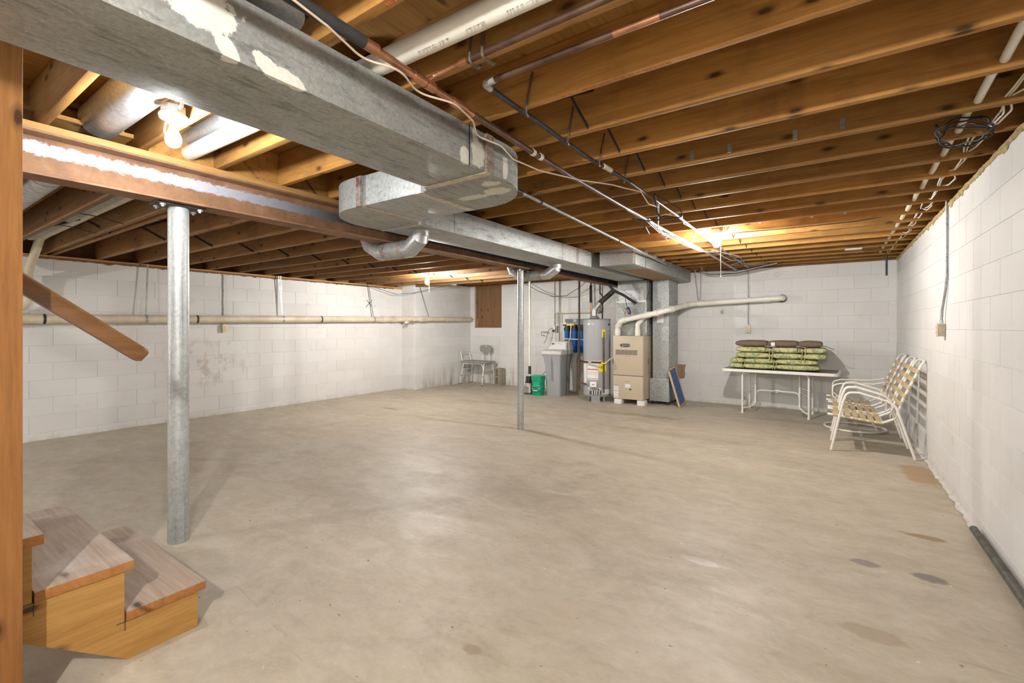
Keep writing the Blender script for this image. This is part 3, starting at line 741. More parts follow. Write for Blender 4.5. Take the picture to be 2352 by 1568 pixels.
B().tube(rounded([(px_, 6.5, pz(6.5)), (px_, 6.80, pz(6.8)), (XJ + .02, 6.86, pz(6.85)), (XJ + .078, 7.06, pz(7.05))], .12), .056, 20).build('bend_section', 'pvc_aged', t)
B().tube([(XJ + .078, 7.0, pz(7.0)), (XJ + .078, 8.70, pz(8.7))], .052, 24).build('pipe_section', 'pvc_aged', t)
for (x, y, l, r) in ((px_, 6.35, .11, .066), (px_, 6.62, .10, .066), (XJ + .078, 7.1, .14, .064), (XJ + .078, 7.85, .06, .058), (px_, .98, .22, .066)):
    B().tube([(x, y - l / 2, pz(y)), (x, y + l / 2, pz(y))], r, 24).build('coupling', 'pvc_aged', t)
B().lathe((XL + .50, 6.88, pz(6.85)), [(.05, 0), (.05, .09), (.035, .09), (.035, .11)], 16, (0, -.5, 0)).build('cleanout_plug', 'pvc_aged', t)
B().tube([(XL + .28, 6.80, pz(6.8) - .055), (XL + .30, 6.80, pz(6.8) - .10)], .05, 16).build('cleanout_branch', 'joint_sealant', t)
for y in (1.35, 2.33, 2.94, 4.22, 4.93, 6.1):
    B().tube([(px_, y - .012, pz(y)), (px_, y + .012, pz(y))], .0595, 24).build('pipe_clamp', 'black_iron' if y in (1.35, 2.94, 4.93) else 'strap_steel', t)
def hang(y0, z1, y1, x=px_):
    o = B().beam((x, y0, pz(y0) + .05), (x - .02, y1, z1), .018, .002, (1, 0, 0)).build('hanger_strap', 'strap_steel', t)
hang(2.33, ZJL, 2.36); hang(4.22, ZJL, 4.16); hang(4.22, ZJL, 4.20); hang(6.1, ZJL, 6.0)
B().beam((XJ + .078, 7.28, pz(7.28) + .05), (XJ + .05, 6.98, 2.33), .018, .002, (1, 0, 0)).build('hanger_strap', 'strap_steel', t)
t = thing('drop_drain_pipe', 'cream plastic pipe dropping from the left bay joists to the wall drain', 'pipe', (-7.5, 1.2, 1.5))
B().tube(rounded([(-3.48, 1.225, 2.335), (-6.98, 1.215, 2.315), (-7.42, 1.21, 2.05), (-7.55, 1.205, 1.93), (-7.56, 1.20, 1.60), (-7.60, 1.04, 1.46)], .07), .040, 18).build('pipe_section', 'pvc_aged', t)
B().tube([(-6.86, 1.215, 2.317), (-6.96, 1.215, 2.316)], .047, 18).build('coupling', 'pvc_aged', t)
B().tube([(-7.553, 1.204, 1.86), (-7.556, 1.203, 1.96)], .047, 18).build('coupling', 'pvc_aged', t)

MX = -1.345
t = thing('water_main_pipe', 'dark copper water pipe with soldered couplings running beside the trunk duct', 'pipe', (MX, 2, 2.3))
mp = [(-1.27, .3, 2.30), (-1.30, 1.13, 2.30), (-1.345, 1.85, 2.30), (-1.365, 2.6, 2.30), (-1.368, 4.2, 2.30)]
B().tube([(-1.255, -2.6, 2.30), (-1.297, 1.0, 2.30)], .021, 16).build('insulated_section', 'black_foam', t)
B().tube([(-1.297, 1.0, 2.30), (-1.335, 1.62, 2.30)], .0145, 16).build('pipe_section', 'copper', t)
B().tube([(-1.335, 1.62, 2.30), (-1.365, 2.6, 2.30), (-1.368, 3.6, 2.30)], .0155, 16).build('pipe_section', 'dark_copper', t)
B().tube([(-1.368, 3.6, 2.30), (-1.355, 5.0, 2.30), (-1.325, 5.9, 2.30), (-1.31, 8.6, 2.30)], .0145, 16).build('pipe_section', 'galvanized_bright', t)
lerp = lambda y: -1.297 - .0613 * (y - 1.0)
for y, l in ((1.02, .07), (1.27, .06), (1.33, .05), (1.52, .09)):
    B().tube([(lerp(y), y - l / 2, 2.30), (lerp(y), y + l / 2, 2.30)], .020, 16).build('coupling', 'copper', t)
for y in (2.16, 2.24): B().tube([(-1.352, y - .012, 2.30), (-1.352, y + .012, 2.30)], .019, 16).build('coupling', 'joint_sealant', t)
t = thing('branch_water_pipe', 'copper branch pipe teeing off the water main along a joist', 'pipe', (-1.3, 1.36, 2.35))
B().tube(rounded([(-1.315, 1.30, 2.305), (-1.300, 1.335, 2.335), (-1.20, 1.352, 2.352), (-1.14, 1.353, 2.355)], .02), .0095, 12).build('pipe_section', 'copper', t)
B().tube([(-1.18, 1.353, 2.354), (-1.14, 1.353, 2.355)], .014, 12).build('coupling', 'copper', t)
B().tube([(-1.14, 1.353, 2.355), (.7, 1.353, 2.375)], .0125, 12).build('pipe_section', 'dark_copper', t)
B().tube(rounded([(-1.12, 1.37, 2.56), (-1.12, 1.345, 2.40), (-1.12, 1.34, 2.335), (-1.12, 1.39, 2.335), (-1.12, 1.41, 2.352)], .02), .006, 8).build('pipe_hook', 'brown_iron', t)
B().tube(rounded([(-1.06, 1.37, 2.59), (-1.06, 1.345, 2.40), (-1.06, 1.34, 2.335), (-1.06, 1.40, 2.335), (-1.06, 1.42, 2.352)], .02), .007, 8).build('pipe_hook', 'brown_iron', t)
t = thing('water_pipe', 'thin dark pipe with an elbow running under the joists toward the lit bulb', 'pipe', (-1.17, 3, 2.34))
B().tube([(.7, 1.515, 2.355), (-.46, 1.515, 2.352)], .0125, 12).build('pipe_section', 'dark_copper', t)
B().tube([(-.46, 1.515, 2.352), (-.62, 1.515, 2.352)], .0127, 12).build('pipe_section', 'copper', t)
B().tube([(-.62, 1.515, 2.352), (-1.17, 1.515, 2.35)], .0125, 12).build('pipe_section', 'dark_copper', t)
B().tube(rounded([(-1.13, 1.515, 2.35), (-1.185, 1.515, 2.349), (-1.187, 1.56, 2.347)], .02), .015, 12).build('elbow_fitting', 'galvanized', t)
B().tube([(-1.187, 1.55, 2.347), (-1.19, 2.5, 2.345), (-1.15, 3.1, 2.343)], .0125, 12).build('pipe_section', 'black_iron', t)
B().tube([(-1.15, 3.1, 2.343), (-1.14, 4.2, 2.342)], .0115, 12).build('pipe_section', 'dark_copper', t)
B().tube([(-1.14, 4.2, 2.342), (-1.165, 5.8, 2.34), (-1.15, 8.6, 2.34)], .0118, 12).build('pipe_section', 'galvanized_bright', t)
B().tube([(-1.17, 2.7, 2.344), (-1.163, 2.8, 2.344)], .0155, 12).build('coupling', 'joint_sealant', t)
for n in (0, 1, 2, 3):
    y = YJ0 + n * SP - .05
    B().tube(rounded([(-1.12, y, 2.50), (-1.14, y - .004, 2.40), (-1.155, y, 2.322), (-1.17, y + .04, 2.325)], .02), .005, 8).build('pipe_hook', 'brown_iron', t)
t = thing('gas_pipe', 'thin steel gas pipe sloping under the joists toward the return duct', 'pipe', (-1.85, 3, 2.3))
gp = lambda y: -1.66 - .0585 * y
B().tube([(gp(2.57), 2.57, 2.30), (gp(2.75), 2.75, 2.30)], .010, 12).build('pipe_section', 'black_iron', t)
B().tube([(gp(2.75), 2.75, 2.30), (gp(7.3), 7.3, 2.30)], .0125, 14).build('pipe_section', 'post_steel', t)
B().tube([(gp(2.62), 2.62, 2.30), (gp(2.76), 2.76, 2.30)], .018, 14).build('tee_fitting', 'black_iron', t)
B().lathe((gp(2.68), 2.68, 2.30), [(.017, 0), (.017, .035), (.012, .036), (.012, .055), (.015, .056), (.015, .075)], 12).build('tee_branch', 'black_iron', t)
for y in (3.05, 4.9, 7.2): B().tube([(gp(y), y - .012, 2.30), (gp(y), y + .012, 2.30)], .0165, 12).build('coupling', 'black_iron', t)
B().tube([(gp(3.05), 3.06, 2.30), (gp(3.05) - .03, 3.0, 2.44)], .003, 6).tube([(gp(3.05), 3.06, 2.30), (gp(3.05) + .05, 3.0, 2.44)], .003, 6).build('hanger_wire', 'black_iron', t)

# white conduit and cable bundle threaded through the joists near the right wall
t = thing('plastic_conduit', 'white plastic pipe threaded through the joists near the right wall', 'pipe', (.56, 4, 2.4))
for n in range(0, 17):
    y0 = YJ0 + (n - 1) * SP; y1 = YJ0 + n * SP - .038; rg = random.Random(n)
    sag = rg.uniform(.0, .012) if n > 2 else 0
    B().tube([(.553, y0 + .001, 2.405), (.560, (y0 + y1) / 2, 2.410 - sag), (.563, y1 - .001, 2.398)], .0165, 12).build('pipe_section', 'pvc_aged' if n > 3 else 'pvc_white', t)
t = thing('cable_bundle', 'bundle of white house cables looping through the joists near the right wall', 'cable', (.66, 4, 2.4))
for n in range(1, 17):
    y0 = YJ0 + (n - 1) * SP; y1 = YJ0 + n * SP - .038; rg = random.Random(n + 50)
    for k in range(3 if n < 12 else 2):
        dx = rg.uniform(-.03, .03); dz = rg.uniform(-.045, -.005); ex = .665 + .012 * (k - 1)
        B().tube(rounded([(ex, y0 + .001, 2.40), (ex + dx, y0 + .1, 2.40 + dz), (ex + dx * .6, y1 - .1, 2.40 + dz), (ex, y1 - .001, 2.392)], .08), .0045, 7).build('cable', 'cable_white' if k != 1 else 'cable_tan', t)
pts = []
for i in range(91):
    a = i / 30 * 2 * PI; rr = .085 + .008 * math.sin(i * 1.3) + .012 * (i // 30)
    pts.append((.55 + rr * math.cos(a), 3.22 + .025 * math.sin(a * .5 + i * .05), 2.315 + rr * .62 * math.sin(a) + .004 * (i // 30)))
pts += [(.49, 3.22, 2.36), (.46, 3.2, 2.33), (.445, 3.2, 2.36)]
t = thing('cable_coil', 'coil of thin black cable hanging from the joists near the right wall', 'cable', (.55, 3.22, 2.3))
B().tube(pts, .0045, 7).build('coiled_cable', 'cable_black', t)
B().lathe((.445, 3.2, 2.35), [(.007, 0), (.007, .03), (.004, .032)], 8).build('cable_plug', 'black_plastic', t)
t = thing('floor_pipe', 'black greenish plastic pipe lying on the floor along the right wall', 'pipe', (.755, 3.5, .03))
B().tube([(.752, 4.13, .045), (.752, 2.0, .045)], .021, 16).build('pipe_section', 'pipe_green_black', t)
tag(B().tube([(.633, 8.3, 2.362), (.633, 8.3, 2.063)], .012, 14).build('hanging_pipe_stub', 'black_iron'), 'short black iron pipe stub hanging from the joists by the back right corner', 'pipe')
t = thing('vent_register', 'small white vent register set between the joists near the back right corner', 'vent', (.235, 7.5, 2.36))
B().box(.145, .325, 7.44, 7.53, 2.352, 2.361).build('frame', 'porcelain', t)
for i in range(5): B().obox((.235, 7.452 + .016 * i, 2.349), (.15, .010, .003), (.4, 0, 0)).build('louver', 'label_gray', t)

# loose wiring under the joists
wv = lambda pts, r, mat, nm='cable', p=None: B().tube(rounded(pts, .12, 6), r, 7).build(nm, mat, p, ang=80)
t = thing('thin_white_cable', 'thin tan cable wandering along the water main under the joists', 'cable', (-1.3, 2, 2.28))
wv([(-1.235, .5, 2.285), (-1.29, .86, 2.275), (-1.34, 1.03, 2.27), (-1.285, 1.15, 2.272), (-1.355, 1.30, 2.27), (-1.29, 1.45, 2.27), (-1.33, 1.62, 2.268), (-1.41, 1.74, 2.262), (-1.38, 1.9, 2.26), (-1.43, 2.08, 2.255), (-1.42, 2.35, 2.265), (-1.33, 2.7, 2.285), (-1.22, 2.95, 2.30), (-1.17, 3.15, 2.31), (-1.14, 3.3, 2.325)], .0042, 'cable_tan', 'cable', t)
wv([(-1.14, 3.3, 2.325), (-1.15, 3.5, 2.28), (-1.14, 3.72, 2.30)], .0045, 'cable_tan', 'cable', t)
t = thing('cable_tangle', 'tangle of black and white wires tied around the pipes near the lit bulb', 'cable', (-1.2, 4, 2.28))
wv([(-1.14, 3.72, 2.33), (-1.20, 3.9, 2.20), (-1.25, 4.05, 2.19), (-1.20, 4.2, 2.10), (-1.26, 4.32, 2.16), (-1.30, 4.6, 2.25)], .005, 'cable_white', 'cable', t)
wv([(-1.12, 3.6, 2.36), (-1.02, 3.85, 2.31), (-1.0, 3.95, 2.25), (-1.10, 3.9, 2.24), (-1.25, 3.8, 2.22), (-1.36, 3.72, 2.24)], .005, 'cable_black', 'cable', t)
wv([(-1.36, 3.72, 2.24), (-1.32, 3.95, 2.20), (-1.34, 4.1, 2.17), (-1.38, 4.2, 2.2)], .0045, 'cable_black', 'cable', t)
wv([(-1.12, 3.55, 2.36), (-1.16, 3.75, 2.26), (-1.14, 3.85, 2.22)], .009, 'cable_black', 'cable', t)
rg = random.Random(4)
for k in range(3):
    wv([(-1.35 + .02 * k, 4.0, 2.285), (-1.37, 4.5 + .05 * k, 2.25 + .012 * k), (-1.32 + .02 * k, 4.9, 2.235 + .01 * k), (-1.36 + .02 * k, 5.3, 2.26), (-1.28, 5.8 + .1 * k, 2.24 + .012 * k), (-1.20 + .02 * k, 6.4, 2.30)], .0045, ('strap_steel', 'cable_tan')[k % 2], 'cable', t)
wv([(-1.20, 4.1, 2.33), (-1.12, 4.35, 2.345), (-1.17, 4.6, 2.335), (-1.13, 4.9, 2.32), (-1.20, 5.1, 2.26), (-1.28, 5.15, 2.25)], .0045, 'cable_white', 'cable', t)
t = thing('cable_tangle', 'loose black and grey cables drooping below the joists at the back wall', 'cable', (-1.3, 8.2, 2.3))
for k in range(3):
    wv([(-1.9 + .1 * k, 8.2, 2.35), (-1.8, 8.3 + .1 * k, 2.30 - .03 * k), (-1.3, 8.4, 2.27 - .02 * k), (-.8 + .1 * k, 8.3, 2.34)], .006, ('cable_black', 'label_gray', 'cable_black')[k], 'cable', t)
for k in range(3):
    wv([(-1.25, 6.3, 2.32), (-1.15 + .06 * k, 6.9, 2.26 + .02 * k), (-1.05, 7.4, 2.30), (-1.3 + .1 * k, 7.9, 2.31), (-1.0 + .1 * k, 8.4, 2.35)], .005, ('label_gray', 'cable_black')[k % 2], 'cable', t)

# ------------------------------------------------------------------ bare bulb lamps
def lamp(x, y, z, key, label, chain=0., box_up=.0, spin=0.):
    """z = centre of the bulb; the fixture hangs from a joist above it"""
    t = thing('bulb_lamp', label, 'lamp', (x, y, z + .16), group='bare bulb ceiling lamps')
    B().lathe((x, y, z + .112), [(.052, 0), (.052, .04), (.048, .042)], 8).build('junction_box', 'box_steel', t)
    B().lathe((x, y, z + .072), [(.018, -.002), (.022, 0), (.028, .012), (.055, .022), (.060, .034), (.058, .040)], 28).build('porcelain_base', 'porcelain', t)
    B().lathe((x, y, z - .034), [(.004, -.008), (.018, -.004), (.029, .008), (.034, .026), (.032, .043), (.025, .061), (.0175, .078), (.014, .094), (.0135, .104)], 20).build('bulb', 'lit_glass_' + key, t, ang=80)
    B().tube([(x + .06, y, z + .13), (x + .10, y, z + .135), (x + .10, y, z + .155)], .008, 6).build('bracket', 'box_steel', t)
    if chain:
        B().tube([(x + .045, y, z + .085), (x + .045, y, z - chain)], .0022, 6).lathe((x + .045, y, z - chain - .012), [(.002, 0), (.006, .004), (.006, .010), (.002, .014)], 8).build('pull_chain', 'cable_white', t)
    return t
t = lamp(-2.60, .905, 2.243, 'near', 'bare lit bulb below a steel box between the rusty beam and the trunk duct')
wv([(-2.58, .90, 2.39), (-2.54, .90, 2.415), (-2.44, .92, 2.43), (-2.2, .93, 2.44)], .006, 'cable_white', 'lamp_cable', t)
wv([(-2.645, .89, 2.33), (-2.67, .89, 2.29), (-2.635, .89, 2.26)], .004, 'cable_white', 'pull_cord', t)
lamp(-5.50, 5.50, 2.088, 'far', 'bare lit bulb under the left bay joists over the transfer bench corner', .16)
lamp(-1.03, 5.40, 2.248, 'right', 'bare lit bulb with pull chain under the joists, in line with the table', .36)
tag(wv([(-.98, 5.42, 2.35), (-.4, 5.46, 2.345), (.2, 5.5, 2.35), (.55, 5.5, 2.38)], .005, 'cable_black', 'lamp_cable', None), 'thin black cable stapled across joists from the right bulb to the wall', 'cable')
tag(wv([(-5.4, 5.5, 2.19), (-5.25, 5.47, 2.19), (-5.1, 5.44, 2.28)], .006, 'cable_black', 'lamp_cable', None), 'short black cable rising from the left bay bulb', 'cable')
lamp(-.20, -.83, 2.22, 'behind', 'bare lit bulb behind the viewpoint, over the near floor')
lamp(-5.6, -2.3, 2.088, 'stairs', 'unseen bare bulb added as fill behind the viewpoint, beyond the stairs')  # extra bulb put in out of view to flatten the lighting
tag(wv([(XL + .05, 5.2, 2.17), (XL + .15, 6.0, 2.15), (XL + .3, 6.5, 2.02), (XL + .5, 6.8, 2.06), (-6.9, 7.1, 2.16), (-6.6, 7.3, 2.22)], .0045, 'cable_black', 'loose_cable', None), 'thin dark cable sagging along the wall top at the back left corner', 'cable')

# ------------------------------------------------------------------ outlets and conduits on the walls
def outlet(name, label, c, n, conduit, face='outlet_ivory', box='outlet_box'):
    """c = centre of the box on the wall; n = out of the wall; conduit = points of the pipe above"""
    t = thing(name, label, 'outlet', c)
    n = Vector(n); u = n.cross(Vector((0, 0, 1))); c = Vector(c)
    def bx(cc, a, h, d): # a along u, h up, d along n
        b = B(); vs = [cc + u * (i * a / 2) + Vector((0, 0, j * h / 2)) + n * k for k in (0, d) for j in (-1, 1) for i in (-1, 1)]
        return b.add(vs, [(0, 2, 3, 1), (4, 5, 7, 6), (0, 1, 5, 4), (2, 6, 7, 3), (0, 4, 6, 2), (1, 3, 7, 5)])
    bx(c, .062, .105, .048).build('box', box, t, bevel=.004)
    bx(c + n * .048, .072, .115, .007).build('cover_plate', face, t, bevel=.003)
    for dz in (.022, -.022):
        bx(c + n * .055 + Vector((0, 0, dz)), .03, .028, .003).build('receptacle', face, t, bevel=.006)
        for du in (-.006, .006): bx(c + n * .058 + u * du + Vector((0, 0, dz + .003)), .0025, .009, .0006).build('slot', 'label_ink', t)
    B().tube(rounded(conduit, .08), .0095, 12).build('conduit', 'strap_steel', t)
    p = Vector(conduit[0]); B().tube([p, p + Vector((0, 0, .03))], .014, 12).build('connector', 'box_steel', t)
    return t
outlet('wall_outlet', 'ivory outlet box at the end of a conduit on the right wall', (XR, 5.29, 1.315), (-1, 0, 0),
       [(XR - .025, 5.285, 1.37), (XR - .022, 5.27, 1.48), (XR - .014, 5.17, 1.66), (XR - .012, 5.15, 1.75), (XR - .012, 5.14, 2.37)], 'outlet_ivory')
outlet('wall_outlet', 'ivory outlet on the back wall above the stacked chair cushions', (-1.166, YB, 1.305), (0, -1, 0), [(-1.166, YB - .02, 1.36), (-1.166, YB - .013, 1.42), (-1.166, YB - .012, 2.36)])
outlet('wall_outlet', 'dull outlet on the left wall just under the cream drain pipe', (XL, 3.335, 1.325), (1, 0, 0), [(XL + .02, 3.33, 1.38), (XL + .012, 3.33, 1.6), (XL + .012, 3.33, 2.16)], 'outlet_ivory')

# marks drawn on the painted block
def stroke(b, p, q, w, n): b.beam(p, q, w, .0012, n); return b
b = B(); n = (1, 0, 0); x = XL + .0022
stroke(b, (x, 5.975, 1.740), (x, 6.135, 1.895), .012, n); stroke(b, (x, 6.135, 1.745), (x, 5.99, 1.89), .012, n)
w_ = bpy.data.objects['wall_left']
b.build('marker_cross', 'marker_black', w_)
b = B(); x = XL + .0022; stroke(b, (x, 6.17, 1.76), (x, 6.21, 1.80), .004, n); stroke(b, (x, 6.19, 1.76), (x, 6.23, 1.79), .004, n); b.build('pencil_mark', 'pencil_gray', w_)
w_ = bpy.data.objects['wall_back']; n = (0, 1, 0); y = YB - .0022
b = B(); stroke(b, (-1.578, y, 1.555), (-1.578, y, 1.66), .006, n); stroke(b, (-1.615, y, 1.58), (-1.545, y, 1.635), .006, n); stroke(b, (-1.615, y, 1.635), (-1.545, y, 1.575), .006, n)
stroke(b, (-1.578, y, 1.66), (-1.555, y, 1.655), .006, n); b.build('marker_cross', 'marker_black', w_)
for (cx, cz) in ((-.916, 2.205), (-.728, 2.215), (-.752, 2.20)):
    B().tube([(cx + .036 * math.cos(a * PI / 12), y, cz + .036 * math.sin(a * PI / 12)) for a in range(24)], .0016, 5, closed=True).build('pencil_ring', 'pencil_gray', w_)
# ------------------------------------------------------------------ furnace with its plenum and vent
FX0, FX1, FY0, FY1 = -3.180, -2.640, 7.76, 8.44
t = thing('furnace', 'tan upright gas furnace with louvered front standing on two pale blocks', 'furnace', (-2.92, FY0, 0))
FZ0, FZ1 = .088, 1.19
B().box(FX0 + .006, FX1, FY0 + .02, FY1, FZ0, FZ1).build('cabinet', 'furnace_tan', t, bevel=.005)
dn = B().box(FX0, FX1 - .004, FY0, FY0 + .02, FZ0 + .415, FZ1).build('upper_door', 'furnace_tan', t, bevel=.004)
dl = B().box(FX0, FX1 - .004, FY0, FY0 + .02, FZ0, FZ0 + .405).build('lower_door', 'furnace_tan', t, bevel=.004)
B().box(FX0 + .004, FX1 - .006, FY0 + .006, FY0 + .021, FZ0 + .403, FZ0 + .417).build('door_gap', 'furnace_dark', t)
for i in range(22):
    x = FX0 + .05 + i * .0178
    B().box(x, x + .0095, FY0 - .0015, FY0 + .004, .858, .945).build('louver_slot', 'furnace_dark', dn)
B().box(-2.965, -2.885, FY0 - .006, FY0, .832, .838).build('door_pull', 'tank_tan', dn)
B().box(-2.965, -2.885, FY0 - .006, FY0, .395, .402).build('door_pull', 'tank_tan', dl)
ov = [(-2.96 + .09 * math.copysign(abs(math.cos(a)) ** .6, math.cos(a)), 1.025 + .030 * math.copysign(abs(math.sin(a)) ** .7, math.sin(a))) for a in [i * PI / 20 for i in range(40)]]
bd = B().prism(ov, 1, FY0 - .006, FY0).build('name_badge', 'furnace_dark', dn)
text_mesh('badge_lettering', 'Armstrong', .034, (-2.945, FY0 - .0066, 1.031), (1, 0, 0), (0, 0, 1), 'label_gray', dn, shear=.2)
text_mesh('badge_lettering', 'AIR', .022, (-3.0, FY0 - .0066, 1.008), (1, 0, 0), (0, 0, 1), 'label_gray', dn, shear=.2)
b = B().lathe((-2.868, FY0 - .003, .262), [(.018, 0), (.018, .006)], 18, (0, 1, 0)).build('sight_glass', 'furnace_dark', dl)
def sticker(name, x0, x1, z0, z1, par, y=FY0, bars=(), base='label_white'):
    B().box(x0, x1, y - .0012, y, z0, z1).build(name, base, par)
    for (m, a, c, e, f) in bars:
        B().box(x0 + (x1 - x0) * a, x0 + (x1 - x0) * c, y - .0018, y - .001, z0 + (z1 - z0) * e, z0 + (z1 - z0) * f).build('print_bar', m, par)
txt = lambda a, c, e0, n, h=.018, s=.045: [('label_gray', a, c, e0 - i * s, e0 - i * s + h) for i in range(n)]
sticker('rating_label', -2.962, -2.872, .29, .362, dl, bars=[('label_red', 0, 1, .93, 1.), ('label_gray', 0, 1, .68, .74), ('label_gray', .1, .95, .45, .50), ('label_gray', .1, .8, .25, .3)])
sticker('warning_label', FX0 + .012, FX0 + .098, .105, .325, dl, bars=[('label_red', 0, 1, .965, 1.), ('label_ink', .15, .25, .885, .935), ('label_ink', .42, .56, .885, .94), ('label_ink', .72, .86, .885, .935), ('label_red', 0, 1, .52, .545), ('label_ink', .42, .56, .46, .51), ('label_red', 0, 1, .07, .10)] + txt(.08, .42, .82, 6) + txt(.55, .92, .82, 6) + txt(.08, .42, .40, 6) + txt(.55, .92, .40, 6))
for x in (FX0 + .03, FX1 - .10): B().box(x, x + .13, FY0 - .03, FY0 + .12, 0, .082).build('support_block', 'paper_white', t, bevel=.004)
for x in (FX0 + .03, FX1 - .10): B().box(x, x + .13, FY1 - .12, FY1, 0, .086).build('support_block', 'paper_white', t, bevel=.004)
B().box(FX1 - .0005, FX1 + .003, 8.0, 8.02, .69, .79).build('side_slot', 'furnace_dark', t)
for (y, z) in ((8.05, .55), (8.15, .52), (8.15, .42)): B().lathe((FX1 - .001, y, z), [(.01, 0), (.01, .003)], 10, (1, 0, 0)).build('knockout', 'furnace_dark', t)
B().box(FX0 - .03, FX0 + .006, FY0 + .05, FY0 + .10, .69, .80).build('switch_box', 'black_plastic', t)

t = thing('supply_plenum', 'sheet metal plenum box with foil tape on top of the tan furnace', 'duct', (-2.9, 7.8, 1.2))
B().box(FX0 + .0, FX1 + .01, 7.90, 8.40, FZ1 + .002, 1.80).build('coil_case', 'galvanized', t, bevel=.004)
B().prism([(7.90, 1.80), (8.40, 1.80), (8.40, Z0 - .003), (8.2, Z0 - .003), (7.93, Z0 - .003), (7.93, 1.80)], 0, FX0 + .015, FX1 + .0).build('upper_box', 'galvanized', t, bevel=.003)
B().box(FX0 + .05, FX1 - .05, 7.922, 7.93, 1.80, 1.99).build('foil_patch', 'galvanized_bright', t)
B().box(FX0 + .05, FX0 + .10, 7.92, 7.924, 1.80, 2.0).box(FX1 - .10, FX1 - .05, 7.92, 7.924, 1.82, 2.0).build('tape_strip', 'insulation_foil', t)
B().box(FX0 - .002, FX1 + .012, 7.895, 7.901, 1.775, 1.81).build('tape_strip', 'foil_tape', t)
B().box(FX1 - .004, FX1 + .012, 7.895, 7.901, 1.25, 1.79).build('tape_strip', 'foil_tape', t)
arcp = [(FX0 + .01 + .19 * math.sin(a), 1.26 + .5 * math.cos(a)) for a in [i * PI / 2 / 10 for i in range(11)]]
B().tube([(x, 7.898, z) for x, z in arcp], .005, 8).build('crease', 'galvanized', t)
B().tube([(x, 7.897, z) for x, z in [(FX0 + .12, 1.72), (FX0 + .28, 1.55)]], .006, 8).build('crease', 'galvanized', t)

t = thing('insulated_pipe', 'black foam-covered refrigerant line slanting down in front of the plenum', 'pipe', (-3.1, 7.7, 2.1))
B().tube(rounded([(-3.24, 7.62, 2.30), (-3.235, 7.60, 2.13), (-3.12, 7.62, 1.98), (-2.98, 7.72, 1.90), (-2.80, 7.86, 1.755)], .1), .024, 14, radii=None).build('foam_jacket', 'black_foam', t)
t = thing('refrigerant_drier', 'small dark blue canister on a thin line in front of the plenum', 'pipe fitting', (-2.93, 7.72, 1.6))
B().tube([(-2.975, 7.80, 1.84), (-2.945, 7.81, 1.70)], .006, 8).tube([(-2.90, 7.82, 1.575), (-2.85, 7.83, 1.47), (-2.84, 7.89, 1.44)], .006, 8).build('line', 'black_iron', t)
B().lathe((-2.898, 7.815, 1.575), [(.008, -.004), (.026, .004), (.031, .02), (.031, .10), (.026, .118), (.008, .126)], 16, (-.35, 0, 1)).build('canister', 'blue_drier', t)
B().obox((-2.915, 7.782, 1.622), (.035, .003, .05), (0, -.33, 0)).build('canister_label', 'label_red', t)

t = thing('furnace_vent_pipe', 'thick white plastic vent pipe rising from the furnace and running along the back wall', 'pipe', (-3.14, 7.9, 1.2))
V = [(-3.125, 7.83, 1.192), (-3.125, 7.83, 1.34), (-3.03, 7.75, 1.455), (-2.40, 7.70, 1.575), (-2.21, 7.80, 1.63), (-2.10, 8.46, 1.735), (-1.97, 8.62, 1.757), (-.70, 8.64, 1.81), (-.66, 8.645, 1.812), (-.655, 8.77, 1.812)]
B().tube(rounded(V, .09), .0455, 20).build('pipe_section', 'pvc_white', t)
def cup(p, q, r=.053):
    B().tube([p, q], r, 20).build('coupling', 'pvc_white', t)
for i, (a, l0, l1) in enumerate(((0, .02, .10), (1, .015, .07), (2, -.06, -.01), (2, .02, .09), (3, -.20, -.10), (3, -.03, .03), (4, .06, .14), (5, -.10, -.03), (6, .03, .12), (7, -.22, -.14))):
    p = Vector(V[a]); d = (Vector(V[a + 1]) - p).normalized() if l0 >= 0 else (p - Vector(V[a - 1])).normalized()
    cup(p + d * l0, p + d * l1)
B().tube([(-.664, 8.765, 1.812), (-.664, 8.779, 1.812)], .066, 20).build('wall_flange', 'cable_black', t)
for x, dz in ((-1.93, 0), (-1.90, 0)): B().beam((x, 8.62, 1.80), (x - .07 + (x + 1.93) * 2.5, 8.63, 2.36), .018, .002, (0, 1, 0)).build('hanger_strap', 'strap_steel', t)
B().tube([(-1.93, 8.62, 1.757), (-1.905, 8.62, 1.758)], .0475, 20).build('hanger_strap', 'strap_steel', t)
text_mesh('pipe_mark', 'H', .03, (-2.42, 7.652, 1.57), (1, 0, .2), (-.2, 0, 1), 'pipe_ink', t)
t = thing('furnace_intake_pipe', 'short white plastic elbow pipe standing on top of the furnace beside the vent', 'pipe', (-2.76, 7.75, 1.2))
V2 = [(-2.765, 7.835, 1.192), (-2.765, 7.835, 1.39), (-2.69, 7.84, 1.47), (-2.60, 7.845, 1.60)]
B().tube(rounded(V2, .06), .041, 20).build('pipe_section', 'pvc_white', t)
B().tube([V2[0], (-2.765, 7.835, 1.30)], .0475, 20).build('coupling', 'pvc_white', t)

